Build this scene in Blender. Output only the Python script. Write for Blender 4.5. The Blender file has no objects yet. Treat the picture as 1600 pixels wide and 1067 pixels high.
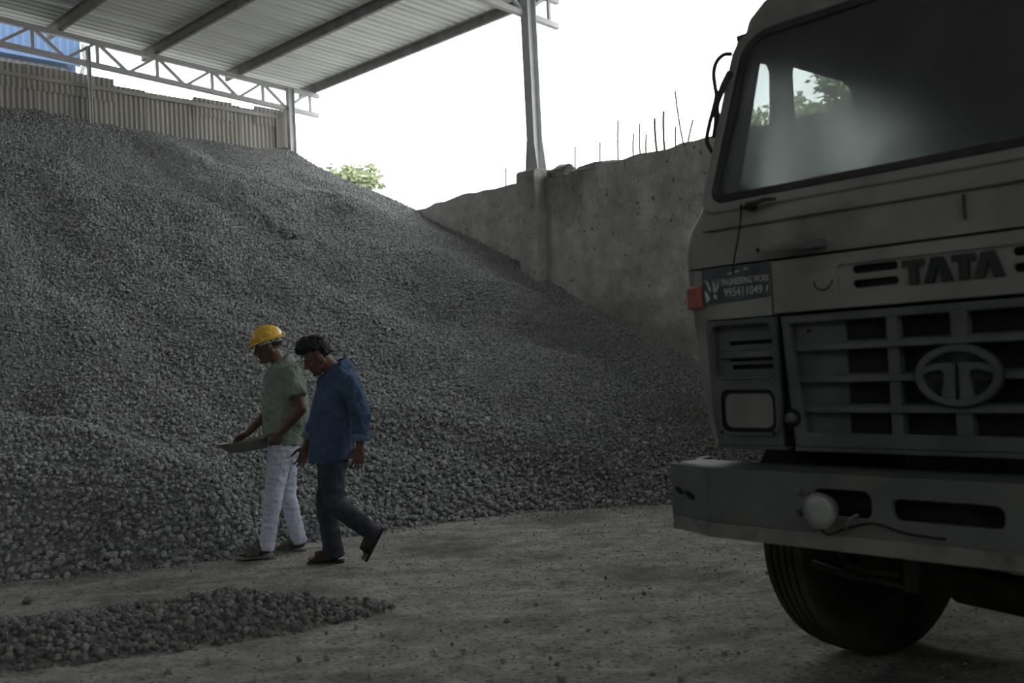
import bpy, bmesh, math, random
import numpy as np
from mathutils import Vector, Matrix, Euler, noise as mnoise
random.seed(7)
RNG = np.random.default_rng(11)
R = math.radians
scene = bpy.context.scene
COL = scene.collection

# ------------------------------------------------------------------ camera, sky, exposure
F_PX = 1555.0
cam_d = bpy.data.cameras.new('camera')
cam_d.sensor_width = 36.0
cam_d.lens = F_PX / 1600.0 * 36.0
cam_d.clip_start = 0.05
cam_d.clip_end = 500
cam_d.dof.use_dof = True
cam_d.dof.focus_distance = 7.6
cam_d.dof.aperture_fstop = 2.4
cam = bpy.data.objects.new('camera', cam_d)
COL.objects.link(cam)
cam.matrix_world = (Matrix.Translation((0, 0, 1.35)) @ Matrix.Rotation(math.pi / 2 + math.atan(38 / F_PX), 4, 'X')
                    @ Matrix.Rotation(R(-2.8), 4, 'Z'))
scene.camera = cam

world = bpy.data.worlds.new('overcast_sky')
scene.world = world
world.use_nodes = True
bg = world.node_tree.nodes['Background']
SKY = 4.4
bg.inputs[0].default_value = (0.965, 0.985, 1.0, 1)
bg.inputs[1].default_value = SKY
vs = scene.view_settings
vs.view_transform = 'Standard'
vs.look = 'None'
vs.exposure = 0.0
vs.gamma = 1.0
vs.use_curve_mapping = False

# ------------------------------------------------------------------ frames
WANG = R(45.1)          # the shed's frame: local x = n (towards the concrete wall), local y = s (along it, away)
WN = Vector((math.cos(WANG), math.sin(WANG), 0))
WD = Vector((-math.sin(WANG), math.cos(WANG), 0))
def shed(n, s, z=0.0):
    return WN * n + WD * s + Vector((0, 0, z))
SHED_M = Matrix.Rotation(WANG, 4, 'Z')

# ------------------------------------------------------------------ helpers
def tag(o, label=None, cat=None, group=None, kind=None):
    if label: o['label'] = label
    if cat: o['category'] = cat
    if group: o['group'] = group
    if kind: o['kind'] = kind
    return o

def empty(name, loc=(0, 0, 0), rz=0.0, parent=None):
    o = bpy.data.objects.new(name, None)
    o.empty_display_size = 0.1
    COL.objects.link(o)
    o.location = loc
    o.rotation_euler = (0, 0, rz)
    if parent: o.parent = parent
    return o

def link(name, me, mat=None, parent=None, smooth=False, bev=0.0, seg=2):
    o = bpy.data.objects.new(name, me)
    COL.objects.link(o)
    if mat is not None and not me.materials:
        me.materials.append(mat)
    if parent is not None: o.parent = parent
    if smooth:
        me.polygons.foreach_set('use_smooth', [True] * len(me.polygons))
    if bev > 0:
        b = o.modifiers.new('bevel', 'BEVEL')
        b.width = bev; b.segments = seg; b.limit_method = 'ANGLE'; b.angle_limit = R(40)
    return o

def loft_frames(pts):
    pts = [Vector(p) for p in pts]
    fr = []
    up = Vector((0, 0, 1))
    prev = None
    for i, p in enumerate(pts):
        t = (pts[min(i + 1, len(pts) - 1)] - pts[max(i - 1, 0)])
        t = t.normalized() if t.length > 1e-9 else Vector((0, 0, 1))
        if prev is None:
            a = up if abs(t.z) < 0.95 else Vector((1, 0, 0))
            x = a.cross(t).normalized()
        else:
            x = (prev - t * prev.dot(t)).normalized()
        y = t.cross(x)
        fr.append((p, x, y)); prev = x
    return fr

def curve_path(pts, k=5):
    pts = [Vector(p) for p in pts]; P = [pts[0]*2 - pts[1]] + pts + [pts[-1]*2 - pts[-2]]; out = []
    for i in range(1, len(P) - 2):
        a, b, c, d = P[i-1:i+3]
        for j in range(k):
            t = j/k; out.append(.5*((2*b) + (c - a)*t + (2*a - 5*b + 4*c - d)*t*t + (3*b - a - 3*c + d)*t**3))
    return out + [pts[-1]]

class MB:
    """collects shapes into one mesh"""
    def __init__(self): self.v = []; self.f = []
    def add(self, verts, faces):
        b = len(self.v)
        self.v += [tuple(p) for p in verts]
        self.f += [tuple(b + i for i in f) for f in faces]
        return self
    def box(self, lo, hi, M=None):
        (x0, y0, z0), (x1, y1, z1) = lo, hi
        vs_ = [Vector(p) for p in ((x0,y0,z0),(x1,y0,z0),(x1,y1,z0),(x0,y1,z0),(x0,y0,z1),(x1,y0,z1),(x1,y1,z1),(x0,y1,z1))]
        if M: vs_ = [M @ p for p in vs_]
        return self.add(vs_, [(0,3,2,1),(4,5,6,7),(0,1,5,4),(1,2,6,5),(2,3,7,6),(3,0,4,7)])
    def bar(self, a, b, w, h, up=(0, 0, 1)):
        a, b = Vector(a), Vector(b)
        t = (b - a).normalized(); up = Vector(up)
        if abs(t.dot(up)) > 0.98: up = Vector((1, 0, 0))
        x = t.cross(up).normalized(); y = x.cross(t)
        vs_ = []
        for p in (a, b):
            for sx, sy in ((-1,-1),(1,-1),(1,1),(-1,1)):
                vs_.append(p + x * (sx * w / 2) + y * (sy * h / 2))
        return self.add(vs_, [(0,1,2,3),(7,6,5,4),(0,4,5,1),(1,5,6,2),(2,6,7,3),(3,7,4,0)])
    def loft(self, rings, closed=True, cap=True):
        n = len(rings[0]); vs_ = [p for r in rings for p in r]; fs = []
        for i in range(len(rings) - 1):
            for j in range(n if closed else n - 1):
                k = (j + 1) % n
                fs.append((i*n + j, i*n + k, (i+1)*n + k, (i+1)*n + j))
        if cap and closed:
            fs.append(tuple(reversed(range(n)))); fs.append(tuple((len(rings)-1)*n + j for j in range(n)))
        return self.add(vs_, fs)
    def tube(self, pts, r, n=8, cap=True):
        rr = r if hasattr(r, '__len__') else [r] * len(pts)
        rings = []
        for (p, x, y), q in zip(loft_frames(pts), rr):
            rings.append([p + x * (q * math.cos(2*math.pi*k/n)) + y * (q * math.sin(2*math.pi*k/n)) for k in range(n)])
        return self.loft(rings, True, cap)
    def rcone(self, a, ra, b, rb, n=14, m=5):
        """a tapered limb with round ends"""
        a, b = Vector(a), Vector(b)
        t = (b - a).normalized() if (b - a).length > 1e-6 else Vector((0, 0, 1))
        pts, rr = [], []
        for i in range(m):
            q = -math.pi/2 + (i + 0.35) / m * math.pi/2
            pts.append(a + t * (ra * math.sin(q))); rr.append(ra * math.cos(q))
        for k in range(1, 4): pts.append(a.lerp(b, k / 4)); rr.append(ra + (rb - ra) * k / 4)
        for i in range(m):
            q = (i + 0.65) / m * math.pi/2
            pts.append(b + t * (rb * math.sin(q))); rr.append(rb * math.cos(q))
        x = t.cross(Vector((0, 0, 1)) if abs(t.z) < 0.9 else Vector((1, 0, 0))).normalized(); y = t.cross(x)
        rings = [[p + x * (q*math.cos(2*math.pi*k/n)) + y * (q*math.sin(2*math.pi*k/n)) for k in range(n)] for p, q in zip(pts, rr)]
        return self.loft(rings)
    def ell(self, c, r, M=None, nu=18, nv=12):
        c = Vector(c); rings = []
        for i in range(nv):
            ph = math.pi * (i + 0.25) / (nv - 0.5)
            rg = []
            for k in range(nu):
                th = -2*math.pi*k/nu
                p = Vector((r[0]*math.sin(ph)*math.cos(th), r[1]*math.sin(ph)*math.sin(th), r[2]*math.cos(ph)))
                rg.append(c + ((M @ p) if M else p))
            rings.append(rg)
        return self.loft(rings)
    def lathe(self, prof, axis='x', c=(0, 0, 0), n=32, cap=True):
        """prof: (along axis, radius)"""
        c = Vector(c); rings = []
        for t, q in prof:
            rg = []
            for k in range(n):
                a = 2*math.pi*k/n
                if axis == 'x': rg.append(c + Vector((t, q*math.cos(a), q*math.sin(a))))
                elif axis == 'y': rg.append(c + Vector((q*math.sin(a), t, q*math.cos(a))))
                else: rg.append(c + Vector((q*math.cos(a), q*math.sin(a), t)))
            rings.append(rg)
        return self.loft(rings, True, cap)
    def mesh(self, name='m', M=None):
        me = bpy.data.meshes.new(name)
        vv = self.v if M is None else [tuple(M @ Vector(p)) for p in self.v]
        me.from_pydata(vv, [], self.f)
        me.validate(); me.update()
        return me
    def build(self, name, mat, parent=None, smooth=False, bev=0.0, seg=2, kind=None):
        me = self.mesh(name)
        bm = bmesh.new(); bm.from_mesh(me); bmesh.ops.recalc_face_normals(bm, faces=bm.faces); bm.to_mesh(me); bm.free()
        o = link(name, me, mat, parent, smooth, bev, seg)
        if kind: o['kind'] = kind
        return o

def smooth_by_angle(o, ang=40):
    me = o.data
    me.polygons.foreach_set('use_smooth', [True] * len(me.polygons))
    bm = bmesh.new(); bm.from_mesh(me)
    for e in bm.edges:
        if len(e.link_faces) == 2 and e.calc_face_angle(0) > R(ang): e.smooth = False
    bm.to_mesh(me); bm.free()
    return o

def rrect(x0, y0, x1, y1, r, n=5):
    """rounded rectangle outline"""
    pts = []
    for cx, cy, a0 in ((x1-r, y1-r, 0), (x0+r, y1-r, 90), (x0+r, y0+r, 180), (x1-r, y0+r, 270)):
        for k in range(n + 1):
            a = R(a0 + 90 * k / n)
            pts.append((cx + r*math.cos(a), cy + r*math.sin(a)))
    return pts

def plate_mesh(outline, holes=(), thick=0.02, bevel=0.0, res=2):
    """flat plate in (x, y) with holes, front face at z = 0 and thickness going to -z"""
    cu = bpy.data.curves.new('tmp', 'CURVE')
    cu.dimensions = '2D'; cu.fill_mode = 'BOTH'
    cu.extrude = max(thick/2 - bevel, 0.0); cu.bevel_depth = bevel; cu.bevel_resolution = res
    if bevel: cu.offset = -bevel
    for poly in (outline,) + tuple(holes):
        sp = cu.splines.new('POLY'); sp.points.add(len(poly) - 1)
        for p, q in zip(sp.points, poly): p.co = (q[0], q[1], 0, 1)
        sp.use_cyclic_u = True
    o = bpy.data.objects.new('tmp', cu)
    COL.objects.link(o)
    dg = bpy.context.evaluated_depsgraph_get()
    me = bpy.data.meshes.new_from_object(o.evaluated_get(dg))
    bpy.data.objects.remove(o); bpy.data.curves.remove(cu)
    me.transform(Matrix.Translation((0, 0, -thick/2)))
    return me

FRONT = Matrix(((1,0,0,0),(0,0,-1,0),(0,1,0,0),(0,0,0,1)))      # plate (x,y) -> (u,w), front face towards -v
SIDE_L = Matrix(((0,0,-1,0),(1,0,0,0),(0,1,0,0),(0,0,0,1)))     # plate (x,y) -> (v,w), front face towards -u
SIDE_R = Matrix(((0,0,1,0),(1,0,0,0),(0,1,0,0),(0,0,0,1)))
def plate(name, outline, holes, pos, thick, mat, parent, bevel=0.0, frame=FRONT, rot=None):
    me = plate_mesh(outline, holes, thick, bevel)
    M = Matrix.Translation(pos) @ (rot if rot else Matrix()) @ frame
    me.transform(M)
    me.materials.clear()
    return link(name, me, mat, parent)

def text_mesh(txt, size, extrude=0.002, sx=1.0, align='LEFT', offset=0.0):
    cu = bpy.data.curves.new('tmp', 'FONT')
    cu.body = txt; cu.size = size; cu.extrude = extrude; cu.align_x = align; cu.offset = offset; cu.resolution_u = 3
    o = bpy.data.objects.new('tmp', cu); COL.objects.link(o)
    dg = bpy.context.evaluated_depsgraph_get()
    me = bpy.data.meshes.new_from_object(o.evaluated_get(dg))
    bpy.data.objects.remove(o); bpy.data.curves.remove(cu)
    me.transform(Matrix.Diagonal((sx, 1, 1, 1)))
    me.materials.clear()
    return me

# numpy value noise
def _h(ix, iy, seed):
    a = np.sin(ix * 127.1 + iy * 311.7 + seed * 74.7) * 43758.5453
    return a - np.floor(a)
def vnoise(x, y, seed=0):
    ix, iy = np.floor(x), np.floor(y); fx, fy = x - ix, y - iy
    fx = fx*fx*(3-2*fx); fy = fy*fy*(3-2*fy)
    return ((_h(ix,iy,seed)*(1-fx) + _h(ix+1,iy,seed)*fx)*(1-fy) + (_h(ix,iy+1,seed)*(1-fx) + _h(ix+1,iy+1,seed)*fx)*fy) * 2 - 1
def fbm(x, y, seed=0, octv=4):
    t = np.zeros_like(x); a = 1.0; q = 1.0
    for k in range(octv):
        t += a * vnoise(x*q + 13.7*k, y*q - 7.3*k, seed + k); a *= 0.5; q *= 2.03
    return t

# ------------------------------------------------------------------ materials
def new_mat(name):
    m = bpy.data.materials.new(name); m.use_nodes = True
    nt = m.node_tree
    return m, nt, nt.nodes['Principled BSDF'], nt.nodes['Material Output']

def mat(name, c1, c2=None, rough=0.7, scale=6.0, detail=6.0, bump=0.0, bscale=40.0, metal=0.0, spec=0.3, contrast=(0.35, 0.65), stretch=None,
        c3=None, scale3=2.0, bdist=0.01):
    m, nt, b, out = new_mat(name)
    N, L = nt.nodes, nt.links
    b.inputs['Roughness'].default_value = rough
    b.inputs['Metallic'].default_value = metal
    b.inputs['Specular IOR Level'].default_value = spec
    b.inputs['Base Color'].default_value = (*c1, 1)
    tc = N.new('ShaderNodeTexCoord')
    src = tc.outputs['Object']
    if stretch:
        mp = N.new('ShaderNodeMapping'); mp.inputs['Scale'].default_value = stretch
        L.new(src, mp.inputs[0]); src = mp.outputs[0]
    if c2:
        nz = N.new('ShaderNodeTexNoise'); nz.inputs['Scale'].default_value = scale; nz.inputs['Detail'].default_value = detail
        L.new(src, nz.inputs['Vector'])
        cr = N.new('ShaderNodeValToRGB')
        cr.color_ramp.elements[0].position, cr.color_ramp.elements[1].position = contrast
        cr.color_ramp.elements[0].color = (*c1, 1); cr.color_ramp.elements[1].color = (*c2, 1)
        L.new(nz.outputs[0], cr.inputs[0])
        col = cr.outputs[0]
        if c3:
            n3 = N.new('ShaderNodeTexNoise'); n3.inputs['Scale'].default_value = scale3; n3.inputs['Detail'].default_value = 8
            L.new(tc.outputs['Object'], n3.inputs['Vector'])
            r3 = N.new('ShaderNodeValToRGB'); r3.color_ramp.elements[0].position = 0.52; r3.color_ramp.elements[1].position = 0.66
            L.new(n3.outputs[0], r3.inputs[0])
            mx = N.new('ShaderNodeMixRGB'); mx.inputs[2].default_value = (*c3, 1)
            L.new(r3.outputs[0], mx.inputs[0]); L.new(col, mx.inputs[1]); col = mx.outputs[0]
        L.new(col, b.inputs['Base Color'])
    if bump:
        nb = N.new('ShaderNodeTexNoise'); nb.inputs['Scale'].default_value = bscale; nb.inputs['Detail'].default_value = 5
        L.new(src, nb.inputs['Vector'])
        bp = N.new('ShaderNodeBump'); bp.inputs['Strength'].default_value = bump; bp.inputs['Distance'].default_value = bdist
        L.new(nb.outputs[0], bp.inputs['Height']); L.new(bp.outputs[0], b.inputs['Normal'])
    return m

def stone_mat(name, a, b_, rough=0.95):
    m, nt, b, out = new_mat(name)
    N, L = nt.nodes, nt.links
    b.inputs['Roughness'].default_value = rough; b.inputs['Specular IOR Level'].default_value = 0.1
    oi = N.new('ShaderNodeObjectInfo')
    cr = N.new('ShaderNodeValToRGB')
    cr.color_ramp.elements[0].color = (*a, 1); cr.color_ramp.elements[1].color = (*b_, 1)
    L.new(oi.outputs['Random'], cr.inputs[0]); L.new(cr.outputs[0], b.inputs['Base Color'])
    return m

def dust_glass(name, dust, dustcol, trans=0.5, gloss=0.06, scale=3.0):
    """pane with a coat of dust: part clear, part scattering"""
    m = bpy.data.materials.new(name); m.use_nodes = True
    nt = m.node_tree; N, L = nt.nodes, nt.links
    N.remove(N['Principled BSDF']); out = N['Material Output']
    tr = N.new('ShaderNodeBsdfTransparent'); tr.inputs[0].default_value = (0.86, 0.89, 0.88, 1)
    df = N.new('ShaderNodeBsdfDiffuse'); df.inputs[0].default_value = (*dustcol, 1)
    tl = N.new('ShaderNodeBsdfRefraction'); tl.inputs['Color'].default_value = (.9, .92, .91, 1); tl.inputs['Roughness'].default_value = .55; tl.inputs['IOR'].default_value = 1.3   # dust scatters mostly forwards
    mxd = N.new('ShaderNodeMixShader'); mxd.inputs[0].default_value = trans  # share that passes through
    L.new(df.outputs[0], mxd.inputs[1]); L.new(tl.outputs[0], mxd.inputs[2])
    tc = N.new('ShaderNodeTexCoord')
    mp = N.new('ShaderNodeMapping'); mp.inputs['Scale'].default_value = (1, 1, 0.45)
    L.new(tc.outputs['Object'], mp.inputs[0])
    nz = N.new('ShaderNodeTexNoise'); nz.inputs['Scale'].default_value = scale; nz.inputs['Detail'].default_value = 2
    L.new(mp.outputs[0], nz.inputs['Vector'])
    mr = N.new('ShaderNodeMapRange'); mr.inputs[1].default_value = 0.3; mr.inputs[2].default_value = 0.75
    mr.inputs[3].default_value = dust * 0.88; mr.inputs[4].default_value = dust * 1.12
    L.new(nz.outputs[0], mr.inputs[0])
    mx = N.new('ShaderNodeMixShader'); L.new(mr.outputs[0], mx.inputs[0]); L.new(tr.outputs[0], mx.inputs[1]); L.new(mxd.outputs[0], mx.inputs[2])
    gl = N.new('ShaderNodeBsdfGlossy'); gl.inputs['Roughness'].default_value = 0.12
    mg = N.new('ShaderNodeMixShader'); mg.inputs[0].default_value = gloss
    L.new(mx.outputs[0], mg.inputs[1]); L.new(gl.outputs[0], mg.inputs[2])
    L.new(mg.outputs[0], out.inputs['Surface'])
    return m

M = {}
M['ground'] = mat('dusty_ground', (0.24, 0.235, 0.215), (0.37, 0.36, 0.33), 0.95, 2.6, 15, 0.8, 30, spec=0.1, c3=(0.16, 0.158, 0.148), scale3=0.9, stretch=(1.0, 2.2, 1), bdist=0.03)
def speckle(m, dark, scale, lo, hi, scale2=None, amt2=0.35):
    """adds dark pits and a second, finer mottling to a mat() material"""
    nt = m.node_tree; N, L = nt.nodes, nt.links; b = N['Principled BSDF']
    src = b.inputs['Base Color'].links[0].from_socket
    tc = N.new('ShaderNodeTexCoord')
    nz = N.new('ShaderNodeTexNoise'); nz.inputs['Scale'].default_value = scale; nz.inputs['Detail'].default_value = 3
    L.new(tc.outputs['Object'], nz.inputs['Vector'])
    mr = N.new('ShaderNodeMapRange'); mr.inputs[1].default_value = lo; mr.inputs[2].default_value = hi; L.new(nz.outputs[0], mr.inputs[0])
    mx = N.new('ShaderNodeMixRGB'); mx.inputs[2].default_value = (*dark, 1); L.new(mr.outputs[0], mx.inputs[0]); L.new(src, mx.inputs[1])
    col = mx.outputs[0]
    if scale2:
        n2 = N.new('ShaderNodeTexNoise'); n2.inputs['Scale'].default_value = scale2; n2.inputs['Detail'].default_value = 10; n2.inputs['Roughness'].default_value = .75
        L.new(tc.outputs['Object'], n2.inputs['Vector'])
        m2 = N.new('ShaderNodeMapRange'); m2.inputs[1].default_value = .3; m2.inputs[2].default_value = .7; m2.inputs[3].default_value = 1 - amt2; m2.inputs[4].default_value = 1 + amt2
        L.new(n2.outputs[0], m2.inputs[0])
        vm = N.new('ShaderNodeVectorMath'); vm.operation = 'SCALE'; L.new(col, vm.inputs[0]); L.new(m2.outputs[0], vm.inputs['Scale']); col = vm.outputs[0]
    L.new(col, b.inputs['Base Color'])
speckle(M['ground'], (0.12, 0.12, 0.113), 34, .55, .68, 7, .42)
M['outside'] = mat('outside_ground', (0.30, 0.29, 0.26), (0.38, 0.36, 0.32), 0.95, 0.6)
M['pile'] = mat('crushed_fines', (0.22, 0.224, 0.221), (0.32, 0.323, 0.316), 0.97, 3.0, 10, 0.9, 55, spec=0.08, bdist=0.03)
M['stone'] = stone_mat('clinker_stone', (0.18, 0.184, 0.184), (0.42, 0.425, 0.416))
M['windrow_stone'] = stone_mat('darker_clinker_stone', (0.12, 0.122, 0.12), (0.28, 0.28, 0.27))  # darker tones than the pile stones, used for the windrow
M['concrete'] = mat('rough_concrete', (0.37, 0.365, 0.345), (0.50, 0.49, 0.47), 0.92, 2.5, 12, 0.7, 18, spec=0.15, c3=(0.27, 0.265, 0.25), scale3=0.9, stretch=(1, 1, 0.35), bdist=0.04)
speckle(M['concrete'], (0.14, 0.14, 0.134), 13, .63, .73, 5, .28)
M['roof'] = mat('galvanised_sheet', (0.66, 0.68, 0.67), (0.78, 0.80, 0.79), 0.5, 2.0, 4, spec=0.4, stretch=(0.3, 2, 1))
M['sheet'] = mat('weathered_sheet', (0.30, 0.29, 0.265), (0.42, 0.41, 0.375), 0.65, 2.2, 8, spec=0.3, stretch=(1, 1, 0.25))
M['dark_sheet'] = mat('bounce_tuned_sheet', (0.24, 0.235, 0.22), (0.33, 0.325, 0.305), 0.8, 2.2, 8, stretch=(1, 1, 0.25))  # tone of the unseen walls, set for how much light they bounce
M['steel'] = mat('grey_painted_steel', (0.46, 0.465, 0.47), (0.56, 0.565, 0.57), 0.6, 5, spec=0.3)
M['purlin'] = mat('purlin_steel', (0.20, 0.20, 0.20), (0.28, 0.28, 0.275), 0.65, 5, spec=0.3)
M['rebar'] = mat('rusty_rebar', (0.10, 0.07, 0.05), (0.16, 0.11, 0.08), 0.8, 30)
M['blue'] = mat('blue_cladding', (0.055, 0.10, 0.19), (0.07, 0.125, 0.22), 0.5, 2)
M['milk'] = mat('pale_cladding', (0.17, 0.18, 0.18), (0.21, 0.22, 0.22), 0.6, 2)
M['leaf'] = mat('leaves', (0.22, 0.27, 0.14), (0.34, 0.38, 0.24), 0.7, 6)
M['bark'] = mat('bark', (0.10, 0.08, 0.06), (0.17, 0.14, 0.11), 0.9, 12)
# truck
M['white_paint'] = mat('dusty_white_paint', (0.22, 0.215, 0.20), (0.30, 0.295, 0.275), 0.6, 3.5, 9, spec=0.35, c3=(0.17, 0.165, 0.15), scale3=2.5)
M['grey_plastic'] = mat('dusty_grey_plastic', (0.085, 0.095, 0.092), (0.13, 0.14, 0.135), 0.7, 5, 8, spec=0.25)
M['bumper'] = mat('dusty_bumper_paint', (0.10, 0.11, 0.105), (0.15, 0.158, 0.15), 0.65, 3, 9, spec=0.3, c3=(0.17, 0.165, 0.15), scale3=2.2)
M['bumper_pale'] = mat('dusty_pale_stripe', (0.19, 0.187, 0.17), (0.25, 0.245, 0.225), 0.7, 6, 9, spec=0.25, c3=(0.13, 0.127, 0.115), scale3=8)
M['black'] = mat('black_plastic', (0.012, 0.012, 0.014), (0.025, 0.025, 0.026), 0.7, 8, spec=0.2)
M['rubber'] = mat('tyre_rubber', (0.030, 0.029, 0.027), (0.075, 0.072, 0.066), 0.85, 5, 8, 0.3, 60, spec=0.2)
M['gasket'] = mat('rubber_gasket', (0.03, 0.03, 0.032), (0.055, 0.055, 0.056), 0.7, 9)
M['chassis'] = mat('oily_chassis', (0.035, 0.034, 0.032), (0.075, 0.072, 0.066), 0.8, 8)
M['letters'] = mat('dark_letter_metal', (0.022, 0.026, 0.028), (0.04, 0.045, 0.046), 0.5, 9)
M['chrome'] = mat('dull_chrome', (0.22, 0.22, 0.215), (0.32, 0.32, 0.31), 0.45, 9, metal=0.5)
M['lens'] = mat('dusty_lamp_glass', (0.15, 0.155, 0.145), (0.21, 0.215, 0.20), 0.35, 7, 6, 0.4, 60, spec=0.5)
M['fog_lens'] = mat('pale_lamp_glass', (0.30, 0.32, 0.31), (0.42, 0.44, 0.42), 0.4, 18, 4, 0.4, 70, spec=0.5)
M['orange'] = mat('red_orange_lens', (0.30, 0.07, 0.05), (0.36, 0.10, 0.075), 0.4, 9, spec=0.5)
M['sign_blue'] = mat('faded_sign_film', (0.055, 0.065, 0.085), (0.10, 0.11, 0.12), 0.6, 9)
M['sign_white'] = mat('faded_white_film', (0.40, 0.41, 0.36), (0.50, 0.50, 0.45), 0.6, 30)
M['sign_green'] = mat('pale_green_film', (0.42, 0.52, 0.47), (0.55, 0.62, 0.56), 0.6, 20)
M['cabin'] = mat('dark_cabin_trim', (0.05, 0.05, 0.05), (0.08, 0.08, 0.078), 0.8, 6)
M['windshield'] = dust_glass('dusty_windshield', 0.40, (0.22, 0.225, 0.22), 0.50, 0.025)
M['side_glass'] = dust_glass('side_window_glass', 0.10, (0.55, 0.56, 0.54), 0.6, 0.03)
# people
M['skin'] = mat('brown_skin', (0.115, 0.062, 0.045), (0.15, 0.083, 0.060), 0.55, 12, spec=0.35)
M['hair'] = mat('black_hair', (0.010, 0.010, 0.012), (0.022, 0.022, 0.025), 0.6, 40, bump=0.6, bscale=90)
M['eye'] = mat('eye', (0.12, 0.11, 0.10), None, 0.3)
M['green_shirt'] = mat('pale_green_cotton', (0.20, 0.24, 0.20), (0.26, 0.305, 0.26), 0.9, 8, 6, 1.0, 13, spec=0.1, bdist=0.05)
M['blue_shirt'] = mat('blue_cotton', (0.050, 0.085, 0.145), (0.072, 0.118, 0.19), 0.85, 8, 6, 1.0, 13, spec=0.15, bdist=0.05)
M['cuff'] = mat('pale_cuff_lining', (0.13, 0.20, 0.29), (0.17, 0.25, 0.34), 0.85, 12)
M['white_jeans'] = mat('pale_grey_denim', (0.50, 0.53, 0.64), (0.63, 0.66, 0.78), 0.9, 7, 8, 0.45, 15, spec=0.1, bdist=0.04)
M['dark_trousers'] = mat('charcoal_trousers', (0.040, 0.043, 0.055), (0.060, 0.064, 0.078), 0.85, 7, 8, 0.5, 15, spec=0.15, bdist=0.04)
M['yellow'] = mat('yellow_helmet_plastic', (0.66, 0.40, 0.045), (0.72, 0.45, 0.06), 0.32, 5, spec=0.5)
M['helmet_band'] = mat('helmet_harness', (0.45, 0.44, 0.40), None, 0.6)
M['sandal'] = mat('grey_sandal', (0.15, 0.18, 0.17), (0.22, 0.25, 0.235), 0.8, 14)
M['sandal_strap'] = mat('sandal_strap', (0.045, 0.05, 0.05), (0.12, 0.125, 0.12), 0.8, 40)
M['brown_sandal'] = mat('dark_brown_sandal', (0.022, 0.014, 0.011), (0.05, 0.033, 0.026), 0.6, 14)
M['pan'] = mat('dull_steel_pan', (0.16, 0.17, 0.155), (0.27, 0.28, 0.25), 0.5, 7, metal=0.4)

# ------------------------------------------------------------------ setting: floor, concrete wall, sheet walls, roof
WALL_N, WALL_TOP = 9.24, 3.70
EAVE_N = 10.0
S_POST = (-8.03, -2.46, 3.11, 8.68, 14.25)
def roof_z(n):            # underside of the top chord's top edge, rising away from the wall
    return 6.21 + 0.048 * (9.9 - n)
N_BACK = -7.5
S_NEAR, S_FAR = -8.6, 14.75

def build_floor():
    # fine ground under the shed (one grid), coarse ground outside it
    xs = np.concatenate([np.arange(-7, 6.5, 0.055)]); ys = np.arange(2.0, 10.6, 0.055)
    X, Y = np.meshgrid(xs, ys)
    ang = R(12)
    A = X*math.cos(ang) + Y*math.sin(ang); B = -X*math.sin(ang) + Y*math.cos(ang)
    Z = 0.012*fbm(A*0.7, B*2.0, 3, 3) + 0.006*fbm(A*2.5, B*6, 5, 3) + 0.0035*fbm(X*9, Y*9, 9, 2)
    # shallow wheel ruts running past the windrow
    for off, dep in ((0.0, 0.018), (0.42, 0.012)):
        q = (B - 6.05 - off + 0.10*np.sin(A*0.9)); Z -= dep*np.exp(-(q/0.10)**2)*np.clip(A+2.0, 0, 1)
    e = np.minimum.reduce([X + 7, 6.45 - X, Y - 2, 10.55 - Y]); Z *= np.clip(e/0.4, 0, 1)
    nx, ny = len(xs), len(ys)
    verts = np.stack([X.ravel(), Y.ravel(), Z.ravel()], 1)
    idx = np.arange(nx*ny).reshape(ny, nx)
    fs = np.stack([idx[:-1,:-1].ravel(), idx[:-1,1:].ravel(), idx[1:,1:].ravel(), idx[1:,:-1].ravel()], 1)
    me = bpy.data.meshes.new('floor')
    x0, x1, y0, y1 = xs[0], xs[-1], ys[0], ys[-1]
    V = [tuple(p) for p in verts]; Fc = [tuple(int(i) for i in f) for f in fs]
    b = len(V)
    def ring(a): return [(-a, -a, 0), (a, -a, 0), (a, a, 0), (-a, a, 0)]
    V += [(x0,y0,0),(x1,y0,0),(x1,y1,0),(x0,y1,0)] + ring(26)
    for k in range(4):
        Fc.append((b+k, b+4+k, b+4+(k+1)%4, b+(k+1)%4))
    me.from_pydata(V, [], Fc); me.update()
    o = link('floor', me, M['ground'], None, True)
    tag(o, 'compacted dusty grey ground under the open shed', 'floor', kind='structure')
    mb = MB(); a, c = 26, 160
    mb.add([(-a,-a,-.02),(a,-a,-.02),(a,a,-.02),(-a,a,-.02),(-c,-c,-.02),(c,-c,-.02),(c,c,-.02),(-c,c,-.02)], [(0,4,5,1),(1,5,6,2),(2,6,7,3),(3,7,4,0)])
    tag(mb.build('floor_outside', M['outside']), 'pale open ground outside the shed', 'ground', kind='structure')
build_floor()

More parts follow.
